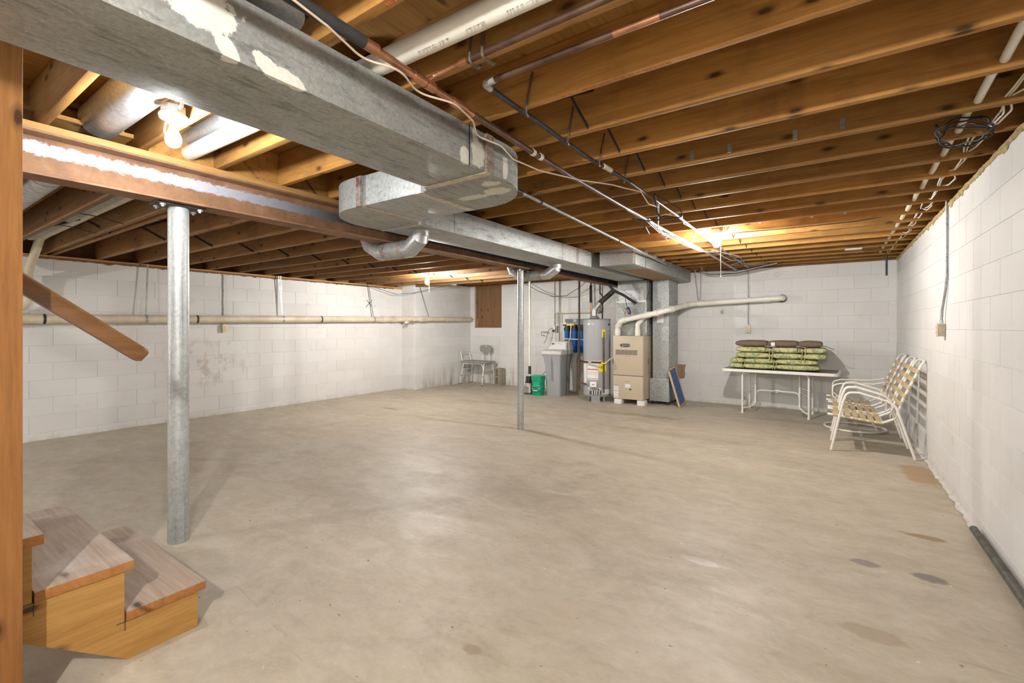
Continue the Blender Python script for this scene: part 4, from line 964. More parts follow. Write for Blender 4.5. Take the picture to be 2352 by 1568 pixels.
t = thing('return_drop', 'tall galvanized return air chase with a wider box at its foot beside the furnace', 'duct', (-2.45, 8.05, 0))
B().box(-2.575, -2.295, 8.06, 8.62, .462, Z0 - .002).build('upper_chase', 'galvanized_spangle', t, bevel=.003)
B().prism([(-2.628, .055), (-2.29, .055), (-2.29, .46), (-2.56, .46), (-2.628, .44)], 1, 8.05, 8.62).build('filter_box', 'galvanized_spangle', t, bevel=.003)
for (x, y) in ((-2.6, 8.1), (-2.32, 8.1), (-2.6, 8.58), (-2.32, 8.58)): B().box(x - .02, x + .02, y - .03, y + .03, 0, .055).build('foot', 'black_iron', t)
B().box(-2.50, -2.385, 8.0575, 8.06, 1.42, 1.66).build('paper_sheet', 'paper_white', t)
b = B()
for (p, q) in (((-2.52, .40), (-2.44, .40)), ((-2.52, .345), (-2.47, .345)), ((-2.44, .36), (-2.44, .30)), ((-2.53, .29), (-2.43, .285)), ((-2.39, .41), (-2.32, .40)), ((-2.36, .37), (-2.40, .34)), ((-2.40, .34), (-2.34, .29)), ((-2.34, .40), (-2.36, .33))):
    b.beam((p[0], 8.0495, p[1]), (q[0], 8.0495, q[1]), .003, .001, (0, 1, 0))
b.tube([(-2.515 + .022 * math.cos(a * PI / 8), 8.0495, .425 + .018 * math.sin(a * PI / 8)) for a in range(16)], .0015, 5, closed=True)
b.build('marker_scribble', 'marker_black', t)
B().box(-2.637, -2.58, 8.35, 8.36, .45, Z0 - .005).build('shadow_gap_panel', 'black_iron', t)  # black sheet added to paint the shade between furnace and chase
t = thing('air_filter', 'blue pleated air filter in a cardboard frame leaning on the return duct foot', 'filter', (-2.1, 7.95, 0))
A = Vector((-2.068, 7.925, .001)); bdir = Vector((-.02, .44, .035)); hdir = Vector((-.185, 0, .625)); nn = bdir.cross(hdir).normalized()
if nn.x < 0: nn = -nn
def slab(p, u, v, d): return B().add([p + u * i + v * j + d * k for k in (0, 1) for j in (0, 1) for i in (0, 1)], [(0, 2, 3, 1), (4, 5, 7, 6), (0, 1, 5, 4), (2, 6, 7, 3), (0, 4, 6, 2), (1, 3, 7, 5)])
ub, uh = bdir.normalized(), hdir.normalized(); lb, lh = bdir.length, hdir.length
slab(A, ub * .025, hdir, -nn * .03).build('frame_side', 'filter_frame', t); slab(A + ub * (lb - .025), ub * .025, hdir, -nn * .03).build('frame_side', 'filter_frame', t)
slab(A, bdir, uh * .025, -nn * .03).build('frame_end', 'filter_frame', t); slab(A + uh * (lh - .025), bdir, uh * .025, -nn * .03).build('frame_end', 'filter_frame', t)
slab(A + ub * .02 + uh * .02 - nn * .006, bdir - ub * .04, hdir - uh * .04, -nn * .018).build('filter_media', 'filter_media', t)
t = thing('cardboard_piece', 'torn brown cardboard box flap stuck to the back wall beside the air filter', 'cardboard', (-2.26, 8.75, .43))
B().prism([(-2.335, .42), (-2.215, .425), (-2.205, .50), (-2.215, .56), (-2.20, .63), (-2.195, .662), (-2.215, .655), (-2.31, .66), (-2.345, .645), (-2.33, .55)], 1, 8.73, 8.778).build('flap', 'cardboard', t)
B().box(-2.268, -2.26, 8.727, 8.731, .43, .65).box(-2.235, -2.23, 8.727, 8.731, .43, .65).build('fold_line', 'brown_fabric', t)

# ------------------------------------------------------------------ water heater
HC = Vector((-3.575, 7.94, 0)); HR = .25
t = thing('water_heater', 'grey tank water heater with warning labels standing left of the tan furnace', 'water heater', HC)
B().lathe(HC + Vector((0, 0, .10)), [(HR, 0), (HR, 1.36), (HR + .003, 1.362), (HR + .003, 1.372)], 48).build('tank_jacket', 'heater_gray', t)
B().lathe(HC + Vector((0, 0, 1.472)), [(HR + .004, 0), (HR + .004, .012), (HR - .01, .02), (.06, .028)], 48).build('top_cap', 'heater_cap', t)
B().lathe(HC + Vector((0, 0, .085)), [(HR - .01, 0), (HR + .004, .004), (HR + .004, .03)], 48).build('bottom_rim', 'heater_cap', t)
view = Vector((.41, -.91, 0)).normalized()
def onto(ang, z, r=HR):
    """point on the jacket; ang degrees counted right of the face that looks at the room"""
    a = math.radians(ang); d = Matrix.Rotation(a, 3, 'Z') @ view
    return HC + d * r + Vector((0, 0, z)), d
def wrap(name, a0, a1, z0, z1, mat, par, off=.0012, k=8):
    b = B(); vs = []
    for i in range(k + 1):
        for (z, o) in ((z0, off), (z1, off), (z1, -.002), (z0, -.002)):
            p, d = onto(a0 + (a1 - a0) * i / k, z, HR + o); vs.append(p)
    fs = [(i * 4 + j, i * 4 + (j + 1) % 4, i * 4 + 4 + (j + 1) % 4, i * 4 + 4 + j) for i in range(k) for j in range(4)] + [(0, 1, 2, 3), (4 * k + 3, 4 * k + 2, 4 * k + 1, 4 * k)]
    return b.add(vs, fs).build(name, mat, par, ang=50)
tk = [o for o in t.children if o.name.startswith('tank')][0]
wrap('warning_label', -43, 6, .49, .735, 'label_white', tk); wrap('warning_label', -70, -47, .30, .735, 'label_white', tk); wrap('warning_label', -43, 6, .465, .487, 'label_white', tk)
wrap('print_bar', -42, 5, .715, .726, 'label_red', tk, .0018); wrap('print_bar', -68, -49, .715, .726, 'label_red', tk, .0018)
wrap('print_bar', -36, -31, .685, .705, 'label_ink', tk, .0018); wrap('print_bar', -28, -22, .69, .702, 'label_ink', tk, .0018); wrap('print_bar', -62, -57, .68, .70, 'label_ink', tk, .0018)
wrap('print_bar', -42, 5, .60, .605, 'label_gray', tk, .0018); wrap('print_bar', -42, 5, .57, .586, 'label_red', tk, .0018); wrap('print_bar', -42, 5, .53, .534, 'label_red', tk, .0018)
for z in (.51, .50, .64, .65, .66): wrap('print_bar', -40, 0, z, z + .004, 'label_gray', tk, .0018)
wrap('warning_label', -43, 6, .395, .465, 'label_white', tk)
wrap('print_bar', -42, 5, .41, .418, 'label_red', tk, .0018)
wrap('energy_label', 7, 42, .54, .735, 'label_yellow', tk, .002)
wrap('print_bar', 10, 39, .712, .722, 'label_ink', tk, .0028); wrap('print_bar', 15, 30, .63, .636, 'label_ink', tk, .0028); wrap('print_bar', 15, 34, .60, .605, 'label_ink', tk, .0028)
wrap('tag', 22, 33, 1.155, 1.30, 'label_yellow', tk, .022)
wrap('rating_plate', 52, 78, 1.22, 1.44, 'label_gray', tk); wrap('print_bar', 54, 68, 1.37, 1.41, 'label_ink', tk, .0018); wrap('print_bar', 52, 78, 1.27, 1.275, 'label_ink', tk, .0018)
wrap('lower_label', 24, 72, .135, .225, 'label_white', tk); wrap('print_bar', 24, 72, .225, .231, 'label_red', tk, .0018); wrap('print_bar', 27, 31, .165, .185, 'label_ink', tk, .0018)
c, d = onto(-26, 1.395, HR + .001); r_ = Vector((0, 0, 1)).cross(d)
ovb = B(); vs = []
for i in range(24):
    a = i * PI / 12; p, dd = onto(-26 + 16 * math.cos(a), 1.395 + .019 * math.sin(a), HR + .002); vs.append(p)
ovb.add(vs, [tuple(range(24))]).build('name_badge', 'label_white', tk)
wrap('print_bar', -33, -19, 1.391, 1.399, 'label_gray', tk, .003)
p, d = onto(-12, .315, HR + .03); ang_ = math.atan2(d.y, d.x) + PI / 2
gv = B().obox(p, (.115, .07, .095), (0, 0, ang_)).build('gas_valve', 'porcelain', t, bevel=.008)
B().obox(p + d * .036, (.05, .004, .01), (0, 0, ang_)).build('print_bar', 'label_ink', gv); B().lathe(p + d * .03 - Vector((.035, 0, .02)), [(.013, 0), (.013, .012)], 12, d).build('valve_knob', 'black_plastic', gv)
for (a, z, m) in ((-30, .235, 'porcelain'), (12, .235, 'porcelain'), (-22, .21, 'label_gray'), (0, .20, 'label_gray')):
    q, d2 = onto(a, z, HR + .0); B().lathe(q, [(.02, 0), (.018, .03), (.008, .032)], 12, d2).build('control_fitting', m, t)
wrap('burner_opening', -30, 18, .125, .195, 'furnace_dark', tk, .002)
for a in (-20, -10, -2, 8): wrap('burner_bracket', a, a + 4, .13, .20, ('aluminium', 'copper', 'aluminium', 'porcelain')[int(a) % 4], tk, .012, 2)
b = B()
for (a0, a1, z0, z1) in ((-14, -22, .27, .20), (-8, -4, .27, .18), (-4, 8, .27, .22)):
    p0, _ = onto(a0, z0, HR + .03); p1, _ = onto((a0 + a1) / 2, (z0 + z1) / 2 - .01, HR + .035); p2, _ = onto(a1, z1, HR + .01); b.tube([p0, p1, p2], .005, 7)
b.build('burner_tube', 'copper', t)
q, d = onto(-4, .0, HR + .012); an2 = math.atan2(d.y, d.x) + PI / 2
B().obox(q + Vector((0, 0, .058)) + d * .03, (.155, .004, .118), (.22, 0, an2)).build('access_cover', 'heater_gray', t)
for a in (-38, 34, 150, 215):
    q, d = onto(a, 0, HR - .03); B().obox(q + Vector((0, 0, .044)), (.035, .03, .085), (0, 0, math.radians(a))).build('leg', 'heater_cap', t)
q, d = onto(27, 0, HR + .028)
B().tube(rounded([onto(27, 1.25, HR - .01)[0] , onto(27, 1.25, HR + .028)[0], onto(27, .16, HR + .028)[0]], .03), .012, 12).build('relief_pipe', 'dark_copper', t)
B().lathe(HC + Vector((-.02, -.06, 1.50)), [(.10, 0), (.085, .02), (.058, .05)], 20).build('draft_hood', 'heater_cap', t)
B().tube(rounded([HC + Vector((-.02, -.06, 1.54)), HC + Vector((-.02, -.06, 1.66)), HC + Vector((.07, -.025, 1.785))], .12), .05, 20).build('flue_elbow', 'galvanized_bright', t)
B().tube([HC + Vector((.05, -.03, 1.765)), HC + Vector((.33, .05, 2.02))], .047, 20).build('flue_pipe', 'black_iron', t)
B().tube(rounded([HC + Vector((-.13, .02, 1.49)), HC + Vector((-.13, .02, 1.86))], .02), .0105, 12).build('hot_water_pipe', 'copper', t)
B().tube([HC + Vector((-.13, .02, 1.80)), HC + Vector((-.13, .02, 2.12))], .024, 12).build('pipe_insulation', 'black_foam', t)
B().tube([HC + Vector((-.13, .02, 2.10)), HC + Vector((-.13, .02, 2.40))], .0105, 12).build('hot_water_pipe', 'dark_copper', t)
B().tube(rounded([HC + Vector((.09, .05, 1.49)), HC + Vector((.09, .05, 1.92)), HC + Vector((.04, .05, 1.97)), HC + Vector((.04, .05, 2.4))], .03), .014, 12).build('cold_water_pipe', 'black_iron', t)
vh = B().tube([HC + Vector((.06 + .028 * math.cos(a * PI / 8), -.02, 1.625 + .028 * math.sin(a * PI / 8))) for a in range(16)], .006, 7, closed=True)
vh.tube([HC + Vector((.06, -.02, 1.625)), HC + Vector((.09, .05, 1.625))], .008, 8).build('valve_handle', 'black_iron', t)
t = thing('gas_drop_pipe', 'black iron gas pipe dropping beside the water heater with rusty fittings', 'pipe', (-3.84, 7.75, .2))
B().tube([(-3.84, 7.75, .74), (-3.84, 7.75, 2.30)], .019, 14).build('pipe_section', 'black_iron', t)
B().tube([(-3.845, 7.75, .16), (-3.84, 7.75, .74)], .016, 14).build('pipe_section', 'brown_iron', t)
for z in (.735, .60, .42, .22): B().tube([(-3.842, 7.75, z - .025), (-3.842, 7.75, z + .025)], .024, 14).build('pipe_fitting', 'brown_iron', t)
B().tube([(-3.84, 7.75, .72), (-3.60, 7.60, .715), (-3.34, 7.60, .712)], .014, 12).build('pipe_section', 'black_iron', t)
B().obox((-3.55, 7.588, .712), (.06, .03, .032)).build('shutoff_valve', 'filter_frame', t, bevel=.006)
B().tube(rounded([(-3.34, 7.60, .712), (-3.27, 7.62, .70), (-3.22, 7.72, .78), (-3.185, 7.79, .80)], .05), .010, 10).build('flex_connector', 'aluminium', t)
B().tube([(-3.842, 7.75, .32), (-3.66, 7.66, .315)], .013, 12).build('pipe_section', 'brown_iron', t)

# ------------------------------------------------------------------ water softener
t = thing('water_softener', 'grey plastic water softener cabinet with flared top and pale control head', 'water softener', (-4.45, 7.9, 0))
def loft(rings, name, mat, par, bevel=0):
    """rings: (z, x0, x1, y0, y1, corner radius)"""
    vs = []; K = 5; n = 4 * (K + 1)
    for (z, x0, x1, y0, y1, r) in rings:
        for (cx, cy, a0) in ((x1 - r, y1 - r, 0), (x0 + r, y1 - r, 90), (x0 + r, y0 + r, 180), (x1 - r, y0 + r, 270)):
            for i in range(K + 1):
                a = math.radians(a0 + 90 * i / K); vs.append((cx + r * math.cos(a), cy + r * math.sin(a), z))
    fs = [(k * n + i, k * n + (i + 1) % n, (k + 1) * n + (i + 1) % n, (k + 1) * n + i) for k in range(len(rings) - 1) for i in range(n)]
    fs += [tuple(range(n - 1, -1, -1)), tuple((len(rings) - 1) * n + i for i in range(n))]
    return B().add(vs, fs).build(name, mat, par, ang=45)
loft([(0, -4.635, -4.325, 7.90, 8.32, .04), (.45, -4.655, -4.315, 7.89, 8.33, .04), (.62, -4.665, -4.31, 7.88, 8.34, .04), (.74, -4.69, -4.29, 7.86, 8.36, .04), (.81, -4.715, -4.27, 7.835, 8.38, .04)], 'cabinet', 'softener_gray', t)
loft([(.812, -4.722, -4.262, 7.825, 8.385, .045), (.875, -4.718, -4.266, 7.83, 8.38, .05), (.905, -4.66, -4.29, 7.90, 8.36, .06)], 'lid', 'softener_lid', t)
loft([(.885, -4.70, -4.262, 8.02, 8.38, .03), (.955, -4.665, -4.28, 8.06, 8.38, .03), (1.05, -4.62, -4.30, 8.14, 8.36, .03)], 'control_head', 'softener_head', t)
B().obox((-4.585, 8.085, 1.01), (.04, .008, .026), (-.7, 0, 0)).build('display', 'label_ink', t)
for (x, z) in ((-4.62, .985), (-4.47, 1.02), (-4.40, 1.0)): B().obox((x, 8.09, z), (.012, .01, .008), (-.7, 0, 0)).build('button', 'label_gray', t)
B().box(-4.50, -4.488, 7.846, 7.868, .30, .76).build('cabinet_seam', 'softener_gray', t)
B().tube(rounded([(-4.60, 8.22, 1.055), (-4.30, 8.22, 1.055)], .03), .012, 10).build('water_pipe', 'filter_frame', t)
B().tube(rounded([(-4.31, 8.22, 1.055), (-4.31, 8.30, 1.10), (-4.31, 8.34, 1.42)], .04), .011, 10).build('riser_pipe', 'pvc_white', t)
t = thing('salt_bucket', 'small green plastic bucket standing left of the water softener', 'bucket', (-4.78, 7.85, 0))
bc = Vector((-4.775, 7.83, 0))
loft([(0, -4.88, -4.67, 7.74, 7.93, .06), (.10, -4.882, -4.668, 7.735, 7.935, .06), (.105, -4.886, -4.664, 7.731, 7.939, .06), (.20, -4.888, -4.662, 7.73, 7.94, .06), (.205, -4.884, -4.666, 7.734, 7.936, .06), (.30, -4.888, -4.662, 7.728, 7.942, .06), (.30, -4.895, -4.655, 7.72, 7.95, .06), (.385, -4.897, -4.653, 7.718, 7.952, .06)], 'pail', 'bucket_green', t)
B().tube(rounded([(-4.885, 7.80, .30), (-4.84, 7.715, .10), (-4.71, 7.712, .10), (-4.66, 7.80, .30)], .06), .003, 6).build('bail_handle', 'aluminium', t)
B().tube([(-4.82, 7.712, .098), (-4.73, 7.712, .098)], .009, 8).build('handle_grip', 'paper_white', t)
for i in range(6): B().box(-4.855 + i * .028, -4.84 + i * .028, 7.7275, 7.7335, .155, .168).build('raised_mark', 'marker_black', t)
t = thing('sump_pump', 'black sump pump with a tall white discharge pipe rising to the joists', 'pump', (-5.0, 7.87, 0))
B().lathe((-5.02, 7.87, 0), [(.11, 0), (.11, .012), (.08, .016)], 24).build('pit_lid', 'black_plastic', t)  # black disc on the floor stands in for the dark open pit
B().tube([(-5.0, 7.87, .02), (-5.0, 7.87, 2.34)], .021, 14).build('discharge_pipe', 'pvc_white', t)
B().tube([(-5.0, 7.87, .40), (-5.0, 7.87, .56)], .028, 14).build('check_valve', 'black_plastic', t)
B().obox((-5.0, 7.83, .29), (.10, .07, .14)).obox((-4.93, 7.86, .27), (.05, .05, .12)).build('pump_motor', 'black_plastic', t, bevel=.012)
B().tube([(-4.955, 7.87, .015), (-4.955, 7.87, .3)], .013, 10).build('pump_column', 'black_plastic', t)
B().tube(rounded([(-5.03, 7.83, .33), (-5.07, 7.82, .25), (-5.06, 7.82, .12), (-4.99, 7.82, .11)], .04), .004, 6).build('float_wire', 'black_iron', t)
B().tube(rounded([(-4.93, 7.86, .32), (-4.83, 8.05, .36), (-4.74, 8.2, .52), (-4.72, 8.5, .72), (-4.70, 8.7, .9)], .1), .005, 7).build('power_cord', 'cable_black', t)

# ------------------------------------------------------------------ filters and softener piping on the back wall
t = thing('water_filter_set', 'three blue water filter housings under a dark bracket on the back wall', 'water filter', (-4.4, 8.7, 1.0))
B().box(-4.66, -4.10, 8.74, 8.778, 1.44, 1.515).build('mounting_plate', 'filter_head_gray', t)
B().box(-4.47, -4.39, 8.735, 8.742, 1.445, 1.51).build('plate_label', 'label_gray', t)
B().box(-4.65, -4.12, 8.60, 8.74, 1.375, 1.42).build('head_block', 'black_plastic', t, bevel=.008)
B().box(-4.55, -4.38, 8.594, 8.60, 1.375, 1.41).build('caution_label', 'label_yellow', t); B().box(-4.65, -4.56, 8.594, 8.60, 1.40, 1.425).build('print_label', 'label_white', t)
for x in (-4.57, -4.39, -4.21):
    B().lathe((x, 8.66, 1.27), [(.068, 0), (.068, .06), (.05, .065), (.05, .11)], 24).build('filter_cap', 'black_plastic', t)
    B().lathe((x, 8.66, .815), [(.045, 0), (.052, .01), (.056, .40), (.06, .455)], 24).build('filter_bowl', 'filter_blue', t)
t = thing('water_pipes', 'narrow cream water pipes framing the blue filters on the back wall', 'pipe', (-4.4, 8.7, 1.5))
B().tube(rounded([(-4.66, 8.56, 1.07), (-4.66, 8.56, 1.395), (-4.62, 8.56, 1.395)], .02), .012, 10).build('pipe_section', 'pvc_white', t)
B().tube([(-4.68, 8.58, 1.10), (-3.9, 8.58, 1.08)], .012, 10).build('pipe_section', 'pvc_white', t)
B().tube(rounded([(-4.87, 8.72, 1.40), (-4.87, 8.72, 1.64), (-3.86, 8.72, 1.64), (-3.86, 8.72, 2.34)], .03), .012, 10).build('pipe_section', 'pvc_aged', t)
B().tube(rounded([(-4.76, 8.72, 1.40), (-4.76, 8.72, 1.62)], .03), .011, 10).build('pipe_section', 'pvc_aged', t)
B().tube(rounded([(-4.04, 8.70, 1.42), (-4.02, 8.70, 1.63), (-4.04, 8.70, 2.34)], .03), .014, 10).build('pipe_section', 'pvc_aged', t)
B().tube([(-3.86, 8.72, 1.66), (-3.86, 8.72, 1.76)], .020, 10).build('valve', 'tank_tan', t)
t = outlet('wall_outlet', 'grey outlet box with a black plug on the back wall above the water softener', (-4.93, YB, 1.30), (0, -1, 0), [(-4.93, YB - .02, 1.36), (-4.93, YB - .013, 1.45), (-4.93, YB - .012, 2.36)], 'paper_white')
B().box(-4.95, -4.905, 8.69, 8.725, 1.24, 1.29).build('plug', 'black_plastic', t, bevel=.005)
B().tube(rounded([(-4.93, 8.70, 1.25), (-4.92, 8.62, 1.05)], .03), .004, 6).tube(rounded([(-4.95, 8.70, 1.33), (-5.02, 8.66, 1.28), (-5.06, 8.6, 1.05), (-5.07, 8.55, 1.0)], .06), .005, 6).build('plug_cord', 'cable_black', t)
B().box(-4.885, -4.85, 8.74, 8.778, 1.22, 1.37).build('transformer', 'tank_tan', t)
tag(B().tube([(-5.22, 8.74, 1.24), (-5.22, 8.70, 1.24), (-5.22, 8.70, 1.16), (-5.14, 8.70, 1.155)], .006, 6).tube([(-5.22, 8.70, 1.24), (-5.06, 8.70, 1.235)], .006, 6).build('wire_hook', 'black_iron'), 'small black wire hook on the back wall left of the outlet', 'hook')
t = thing('pressure_tank', 'tall tan tank standing behind the grey water heater', 'tank', (-4.12, 8.45, 0))
B().lathe((-4.12, 8.45, 0), [(.11, 0), (.12, .02), (.12, .72), (.10, .77), (.03, .79)], 28).build('tank', 'tank_tan', t)
tag(B().tube([(-4.6, 8.56, .02), (-3.9, 8.52, .02), (-3.3, 8.5, .02)], .018, 10).build('floor_drain_pipe', 'pvc_aged'), 'cream plastic pipe lying on the floor behind the water heater', 'pipe')
tag(wv([(-5.6, 8.5, 2.34), (-5.2, 8.5, 2.12), (-4.8, 8.5, 1.98), (-4.5, 8.5, 1.99), (-4.2, 8.5, 2.15), (-3.95, 8.5, 2.34)], .006, 'cable_black', 'drooping_cable'), 'black cable drooping from the joists above the water softener', 'cable')
tag(wv([(-4.9, 8.52, 1.99), (-4.5, 8.52, 1.975), (-4.2, 8.52, 2.05), (-3.8, 8.52, 2.2), (-3.6, 8.52, 2.34)], .005, 'label_gray', 'drooping_cable'), 'thin grey cable drooping beside the black one above the softener', 'cable')
# ------------------------------------------------------------------ patio table with the cushion stack
TZ = .69
t = thing('patio_table', 'white metal patio table with a dark glass top against the back wall', 'table', (-.66, 8.26, 0), -.055, world=False)
hx, hy = .765, .375
def rrect(hx, hy, r, k=6):
    out = []
    for (sx, sy, a0) in ((1, 1, 0), (-1, 1, 90), (-1, -1, 180), (1, -1, 270)):
        for i in range(k + 1):
            a = math.radians(a0 + 90 * i / k); out.append((sx * (hx - r) + r * math.cos(a), sy * (hy - r) + r * math.sin(a)))
    return out
o_, i_ = rrect(hx, hy, .07), rrect(hx - .025, hy - .025, .05)
n = len(o_); b = B()
b.add([(x, y, TZ - .040) for x, y in o_] + [(x, y, TZ + .002) for x, y in o_] + [(x, y, TZ + .002) for x, y in i_] + [(x, y, TZ - .040) for x, y in i_],
      [(k * n + i, k * n + (i + 1) % n, ((k + 1) % 4) * n + (i + 1) % n, ((k + 1) % 4) * n + i) for k in range(4) for i in range(n)])
b.build('rim', 'chair_enamel', t, ang=30)
B().prism(rrect(hx - .024, hy - .024, .05), 2, TZ - .008, TZ - .001).build('glass_top', 'table_glass', t)
LEGX = (-.475, .405)
for sx, lx in ((-1, LEGX[0]), (1, LEGX[1])):
    ux = lx + (.14 if sx < 0 else -.14)                       # the upright in from the leg
    for y in (-.27, .27):
        B().tube(rounded([(lx, y, .02), (lx, y, TZ - .06), (lx - sx * .07, y * .75, TZ - .045), (lx - sx * .13, y * .45, TZ - .05)], .06), .0145, 12).build('leg', 'chair_enamel', t)
        B().lathe((lx, y, 0), [(.018, 0), (.019, .028), (.015, .03)], 12).build('foot_cap', 'chair_enamel', t)
        B().tube(rounded([(lx, y, .075), (lx - sx * .07, y * .6, .085), (ux, y * .16, .12), (ux, y * .10, .20), (ux, y * .08, TZ - .04)], .07), .0135, 12).build('upright', 'chair_enamel', t)
        for k in range(3): B().tube([(lx, y, .33 + .04 * k), (ux, y * .1, .37 + .03 * k)], .0035, 6).build('brace_wire', 'chair_enamel', t)
xa, xb = LEGX[0] + .14, LEGX[1] - .14; xm = (xa + xb) / 2
B().tube(rounded([(xa, 0, .25), (xa + .02, 0, .33), (xa + .08, 0, .345), (xm - .06, 0, .345), (xm, 0, .36), (xm + .06, 0, .345), (xb - .08, 0, .345), (xb - .02, 0, .33), (xb, 0, .25)], .04), .011, 12).build('stretcher', 'chair_enamel', t)
B().lathe((xm, 0, .325), [(.02, 0), (.025, .01), (.012, .02)], 12).build('stretcher_clip', 'porcelain', t)

def cushion(x0, cuts, x1, z0, h, y0, y1, mat, tie, label, droop=0., bulge=1.):
    """long chair cushion in three sewn panels, pinched at the seams"""
    t = thing('chair_cushion', label, 'cushion', ((x0 + x1) / 2, (y0 + y1) / 2, z0), group='chair cushions stacked on the patio table')
    edges = [x0] + list(cuts) + [x1]
    m = 16
    for pi in range(3):
        xa, xb = edges[pi], edges[pi + 1]; L = xb - xa; vs = []; fs = []; ns = 11
        for k in range(ns + 1):
            u = k / ns; x = xa + L * (.5 - .5 * math.cos(PI * u)); e = math.sin(PI * min(max(u, .0), 1.)) ** .42 if 0 < u < 1 else 0.
            hh = h / 2 * max(e, .18); zc = z0 + h / 2 - droop * max(0., (x - xa) * (pi == 2)); ins = .05 * (1 - max(e, .3))
            for j in range(m):
                a = 2 * PI * j / m; ca, sa = math.cos(a), math.sin(a)
                yy = (y0 + y1) / 2 + ((y1 - y0) / 2 - ins) * math.copysign(abs(ca) ** .35, ca)
                zz = zc + hh * math.copysign(abs(sa) ** .62, sa) * (1 + .02 * math.sin(x * 31 + yy * 17) * bulge)
                vs.append((x, yy, zz))
        for k in range(ns):
            for j in range(m): fs.append((k * m + j, k * m + (j + 1) % m, (k + 1) * m + (j + 1) % m, (k + 1) * m + j))
        fs += [tuple(range(m - 1, -1, -1)), tuple(ns * m + j for j in range(m))]
        B().add(vs, fs).build('cushion_panel', mat, t, ang=75)
    zc = z0 + h / 2
    for c in cuts:
        B().tube([(c - .004, y0 + .01, zc), (c + .004, y0 + .01, zc)], .012, 8).build('seam_knot', tie, t)
    rg = random.Random(label)
    for c in cuts[:2]:
        for s in (-1, 1):
            B().tube(rounded([(c, y0 + .005, zc), (c + s * .02, y0 - .018, zc - .02), (c + s * rg.uniform(.005, .03), y0 - .016, max(zc - rg.uniform(.06, .15), TZ + .02))], .02), .0045, 6).build('tie', tie, t)
    return t
Y0, Y1 = 7.995, 8.46
X = lambda u: -1.343 + (u - 1674) * .00572
c1 = cushion(X(1674), (X(1708), X(1784)), X(1884), TZ + .004, .086, Y0 - .02, Y1, 'floral_fabric', 'tie_fabric', 'lowest floral chair cushion of the stack, lying on the table top')
c2 = cushion(X(1677), (X(1711), X(1786)), X(1880), TZ + .088, .083, Y0, Y1, 'floral_fabric', 'tie_fabric', 'second floral chair cushion from the bottom, shifted left like the lowest')
c3 = cushion(X(1690), (X(1776), X(1849)), X(1898), TZ + .172, .090, Y0, Y1, 'floral_fabric', 'tie_fabric', 'third floral chair cushion from the bottom, in the middle of the stack')
c4 = cushion(X(1691), (X(1777), X(1850)), X(1899), TZ + .261, .090, Y0 - .01, Y1, 'floral_fabric', 'tie_fabric', 'upper floral chair cushion directly under the brown one')
c5 = cushion(X(1690), (X(1768), X(1838)), X(1890), TZ + .350, .098, Y0 - .02, Y1, 'brown_fabric', 'brown_tie', 'plain brown chair cushion on top of the stack')
B().obox((X(1782), Y0 - .035, TZ + .395), (.05, .003, .055), (.1, 0, 0)).build('care_label', 'paper_white', c5)
B().tube(rounded([(X(1888), 8.1, TZ + .38), (X(1900), 8.08, TZ + .365), (X(1914), 8.05, TZ + .33)], .03), .005, 6).build('tie', 'brown_tie', c5)

# ------------------------------------------------------------------ strap chairs along the right wall
def strap(p, q, along, w, r, mat, par):
    """vinyl band looped round two parallel tubes"""
    p, q, al = Vector(p), Vector(q), Vector(along).normalized(); d = (q - p).normalized(); nrm = d.cross(al).normalized(); vs = []; k = 5
    ring = []
    for c, a0 in ((q, -90), (p, 90)):
        for i in range(k + 1):
            a = math.radians(a0 + 180 * i / k); ring.append((c, math.cos(a), math.sin(a)))
    n = len(ring)
    for (s, rr) in ((-1, r), (1, r), (1, r - .0022), (-1, r - .0022)):
        for c, ca, sa in ring: vs.append(c + d * ca * rr + nrm * sa * rr + al * s * w / 2)
    fs = [(g * n + i, g * n + (i + 1) % n, ((g + 1) % 4) * n + (i + 1) % n, ((g + 1) % 4) * n + i) for g in range(4) for i in range(n)]
    return B().add(vs, fs).build('strap', mat, par, ang=50)
def along_path(path, s):
    for a, b in zip(path, path[1:]):
        l = (b - a).length
        if s <= l: return a + (b - a) * (s / l), (b - a).normalized()
        s -= l
    return path[-1], (path[-1] - path[-2]).normalized()
